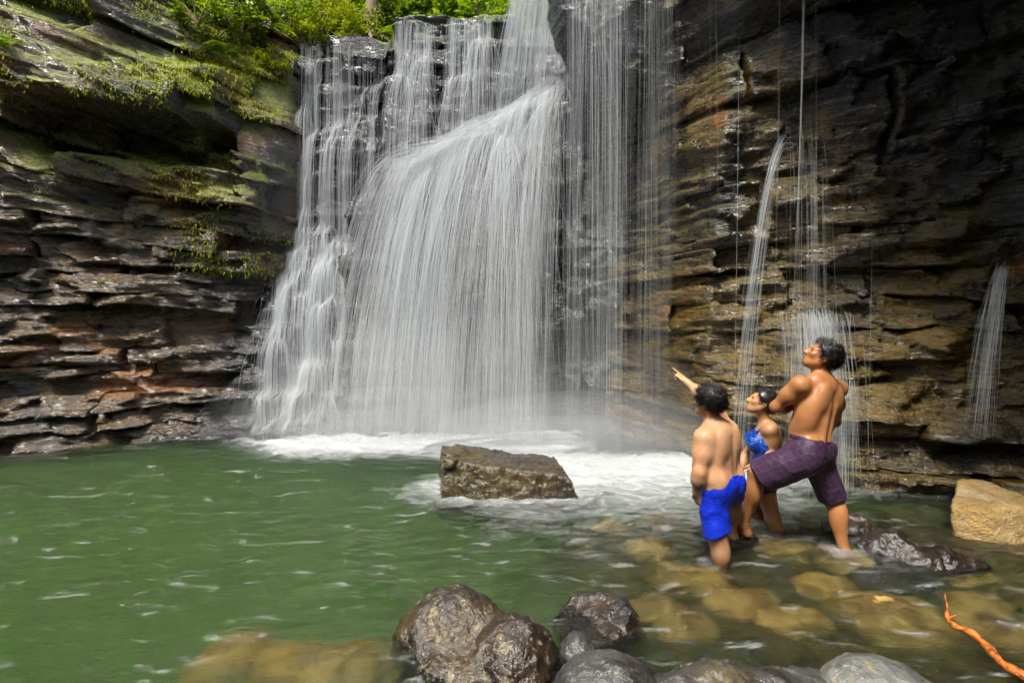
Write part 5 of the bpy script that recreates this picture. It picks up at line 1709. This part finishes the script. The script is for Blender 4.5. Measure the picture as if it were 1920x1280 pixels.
# moss on the left cliff: tufts of fine hanging blades wherever ledges stick out
env_L = Env(-8.4, -3.2, 2.2, 8.0, 0.04)
VL = ROCK_V['cliff_left']
env_L.add(VL)
fr = VL[:, 1] < env_L(VL[:, 0], VL[:, 2]) + 0.05
VL = VL[fr & (VL[:, 2] > 2.4)]
mask = fbm(np.stack([VL[:, 0] * 0.75, VL[:, 2] * 0.35, VL[:, 2] * 0], -1) + 12.0, 3)
hgt = np.clip((VL[:, 2] - 3.4) / 2.2, 0, 1) + 0.35 * sstep(-5.2, -4.3, VL[:, 0])
pr_ = sstep(-0.08, 0.16, mask) * hgt
VL = np.repeat(VL, 22, 0) + rr.normal(0, 0.022, (len(VL) * 22, 3)) * [1, 0.2, 1]
VL = VL[rr.random(len(VL)) < np.repeat(pr_, 22) * 0.8]
n = min(len(VL), 60000)
VL = VL[rr.permutation(len(VL))[:n]]
D = np.stack([rr.normal(0.25, 0.35, n), rr.uniform(-0.75, -0.1, n), rr.normal(-0.7, 0.3, n)], -1)
mo = leaves_obj('moss', VL + [0, 0.01, 0], D, rr.uniform(0.02, 0.085, n), rr.uniform(0.004, 0.009, n), L_mossy, None, 10)
print('moss', n)
tag(mo, 'bright yellow green moss hanging over the ledges of the left cliff', 'moss', kind='stuff')

# orange driftwood branch
pb = [pt(1771, 1112, 3.02), pt(1777, 1140, 2.96), pt(1775, 1160, 2.92), pt(1792, 1175, 2.86), pt(1822, 1185, 2.80), pt(1850, 1210, 2.72), pt(1880, 1245, 2.6), pt(1935, 1275, 2.5), pt(1990, 1330, 2.36)]
tq = np.linspace(0, len(pb) - 1, 50)
pth = np.stack([np.interp(tq, range(len(pb)), np.array(pb)[:, i]) for i in range(3)], -1)
for _ in range(3): pth[1:-1] = (pth[:-2] + pth[1:-1] * 2 + pth[2:]) / 4
kbr = NT('orange_wood')
p_ = kbr.pos()
kbr.principled(Base_Color=kbr.mix(kbr.step(kbr.noise(p_, 30, 4, 0.7), 0.35, 0.6), (0.10, 0.03, 0.008), (0.60, 0.16, 0.015)), Roughness=0.5, Normal=kbr.bump(kbr.noise(p_, 60, 4), 0.6, 0.01))
rb_ = np.interp(tq, [0, 1, 2, 3, 8], [0.002, 0.006, 0.013, 0.017, 0.024]) * (1 + 0.18 * np.sin(tq * 5.1))
root = empty('branch', pb[-1])
tag(root, 'crooked orange driftwood branch poking in at the lower right corner', 'branch')
V, F = tube(pth, rb_, 10)
mesh_obj('stem', V, F, kbr.m, root)
V, F = tube(np.array([pb[2], pb[2] + [0.02, -0.02, 0.03], pb[2] + [0.06, -0.03, 0.045]]), [0.006, 0.004, 0.002], 6)
mesh_obj('twig', V, F, kbr.m, root)

# loose stones all over the shallow bed
st_v, st_f, b = [], [], 0
ico = [np.array(v) for v in ((0, 0, 1), (0.9, 0, 0.45), (0.28, 0.86, 0.45), (-0.73, 0.53, 0.45), (-0.73, -0.53, 0.45), (0.28, -0.86, 0.45))]
import bmesh as _bmm
_b = _bmm.new(); _bmm.ops.create_icosphere(_b, subdivisions=2, radius=1.0)
iv = np.array([v.co[:] for v in _b.verts]); iff = np.array([[v.index for v in f.verts] for f in _b.faces]); _b.free()
for k in range(1000):
    x = rr.uniform(-0.9, 4.4); y = rr.uniform(2.2, 5.4)
    z = float(bed_z(np.array([x]), np.array([y]))[0])
    if z < -0.8: continue
    a = rr.uniform(0.025, 0.11) * (1 + (rr.random() < 0.06))
    sc_ = np.array([a * rr.uniform(0.8, 1.5), a * rr.uniform(0.7, 1.1), a * rr.uniform(0.45, 0.8)])
    th_ = rr.uniform(0, 3.14)
    v = iv * sc_ * (1 + 0.22 * fbm(iv * 1.3 + k, 2))[:, None]
    v = np.stack([v[:, 0] * math.cos(th_) - v[:, 1] * math.sin(th_), v[:, 0] * math.sin(th_) + v[:, 1] * math.cos(th_), v[:, 2]], -1)
    st_v.append(v + [x, y, z + 0.02]); st_f.append(iff + b); b += len(iv)
M_gravel = rock_material('bed_gravel', (0.03, 0.02, 0.008), (0.16, 0.11, 0.035), (0.24, 0.15, 0.035), ochre_amt=0.5, rough=(0.5, 0.8), spec=0.2, strata=False, tex=3.0, bump=0.4, coat=0.0)
gv = mesh_obj('gravel', np.concatenate(st_v), np.concatenate(st_f), M_gravel)
tag(gv, 'loose pebbles covering the shallow pool bed', 'gravel', kind='stuff')
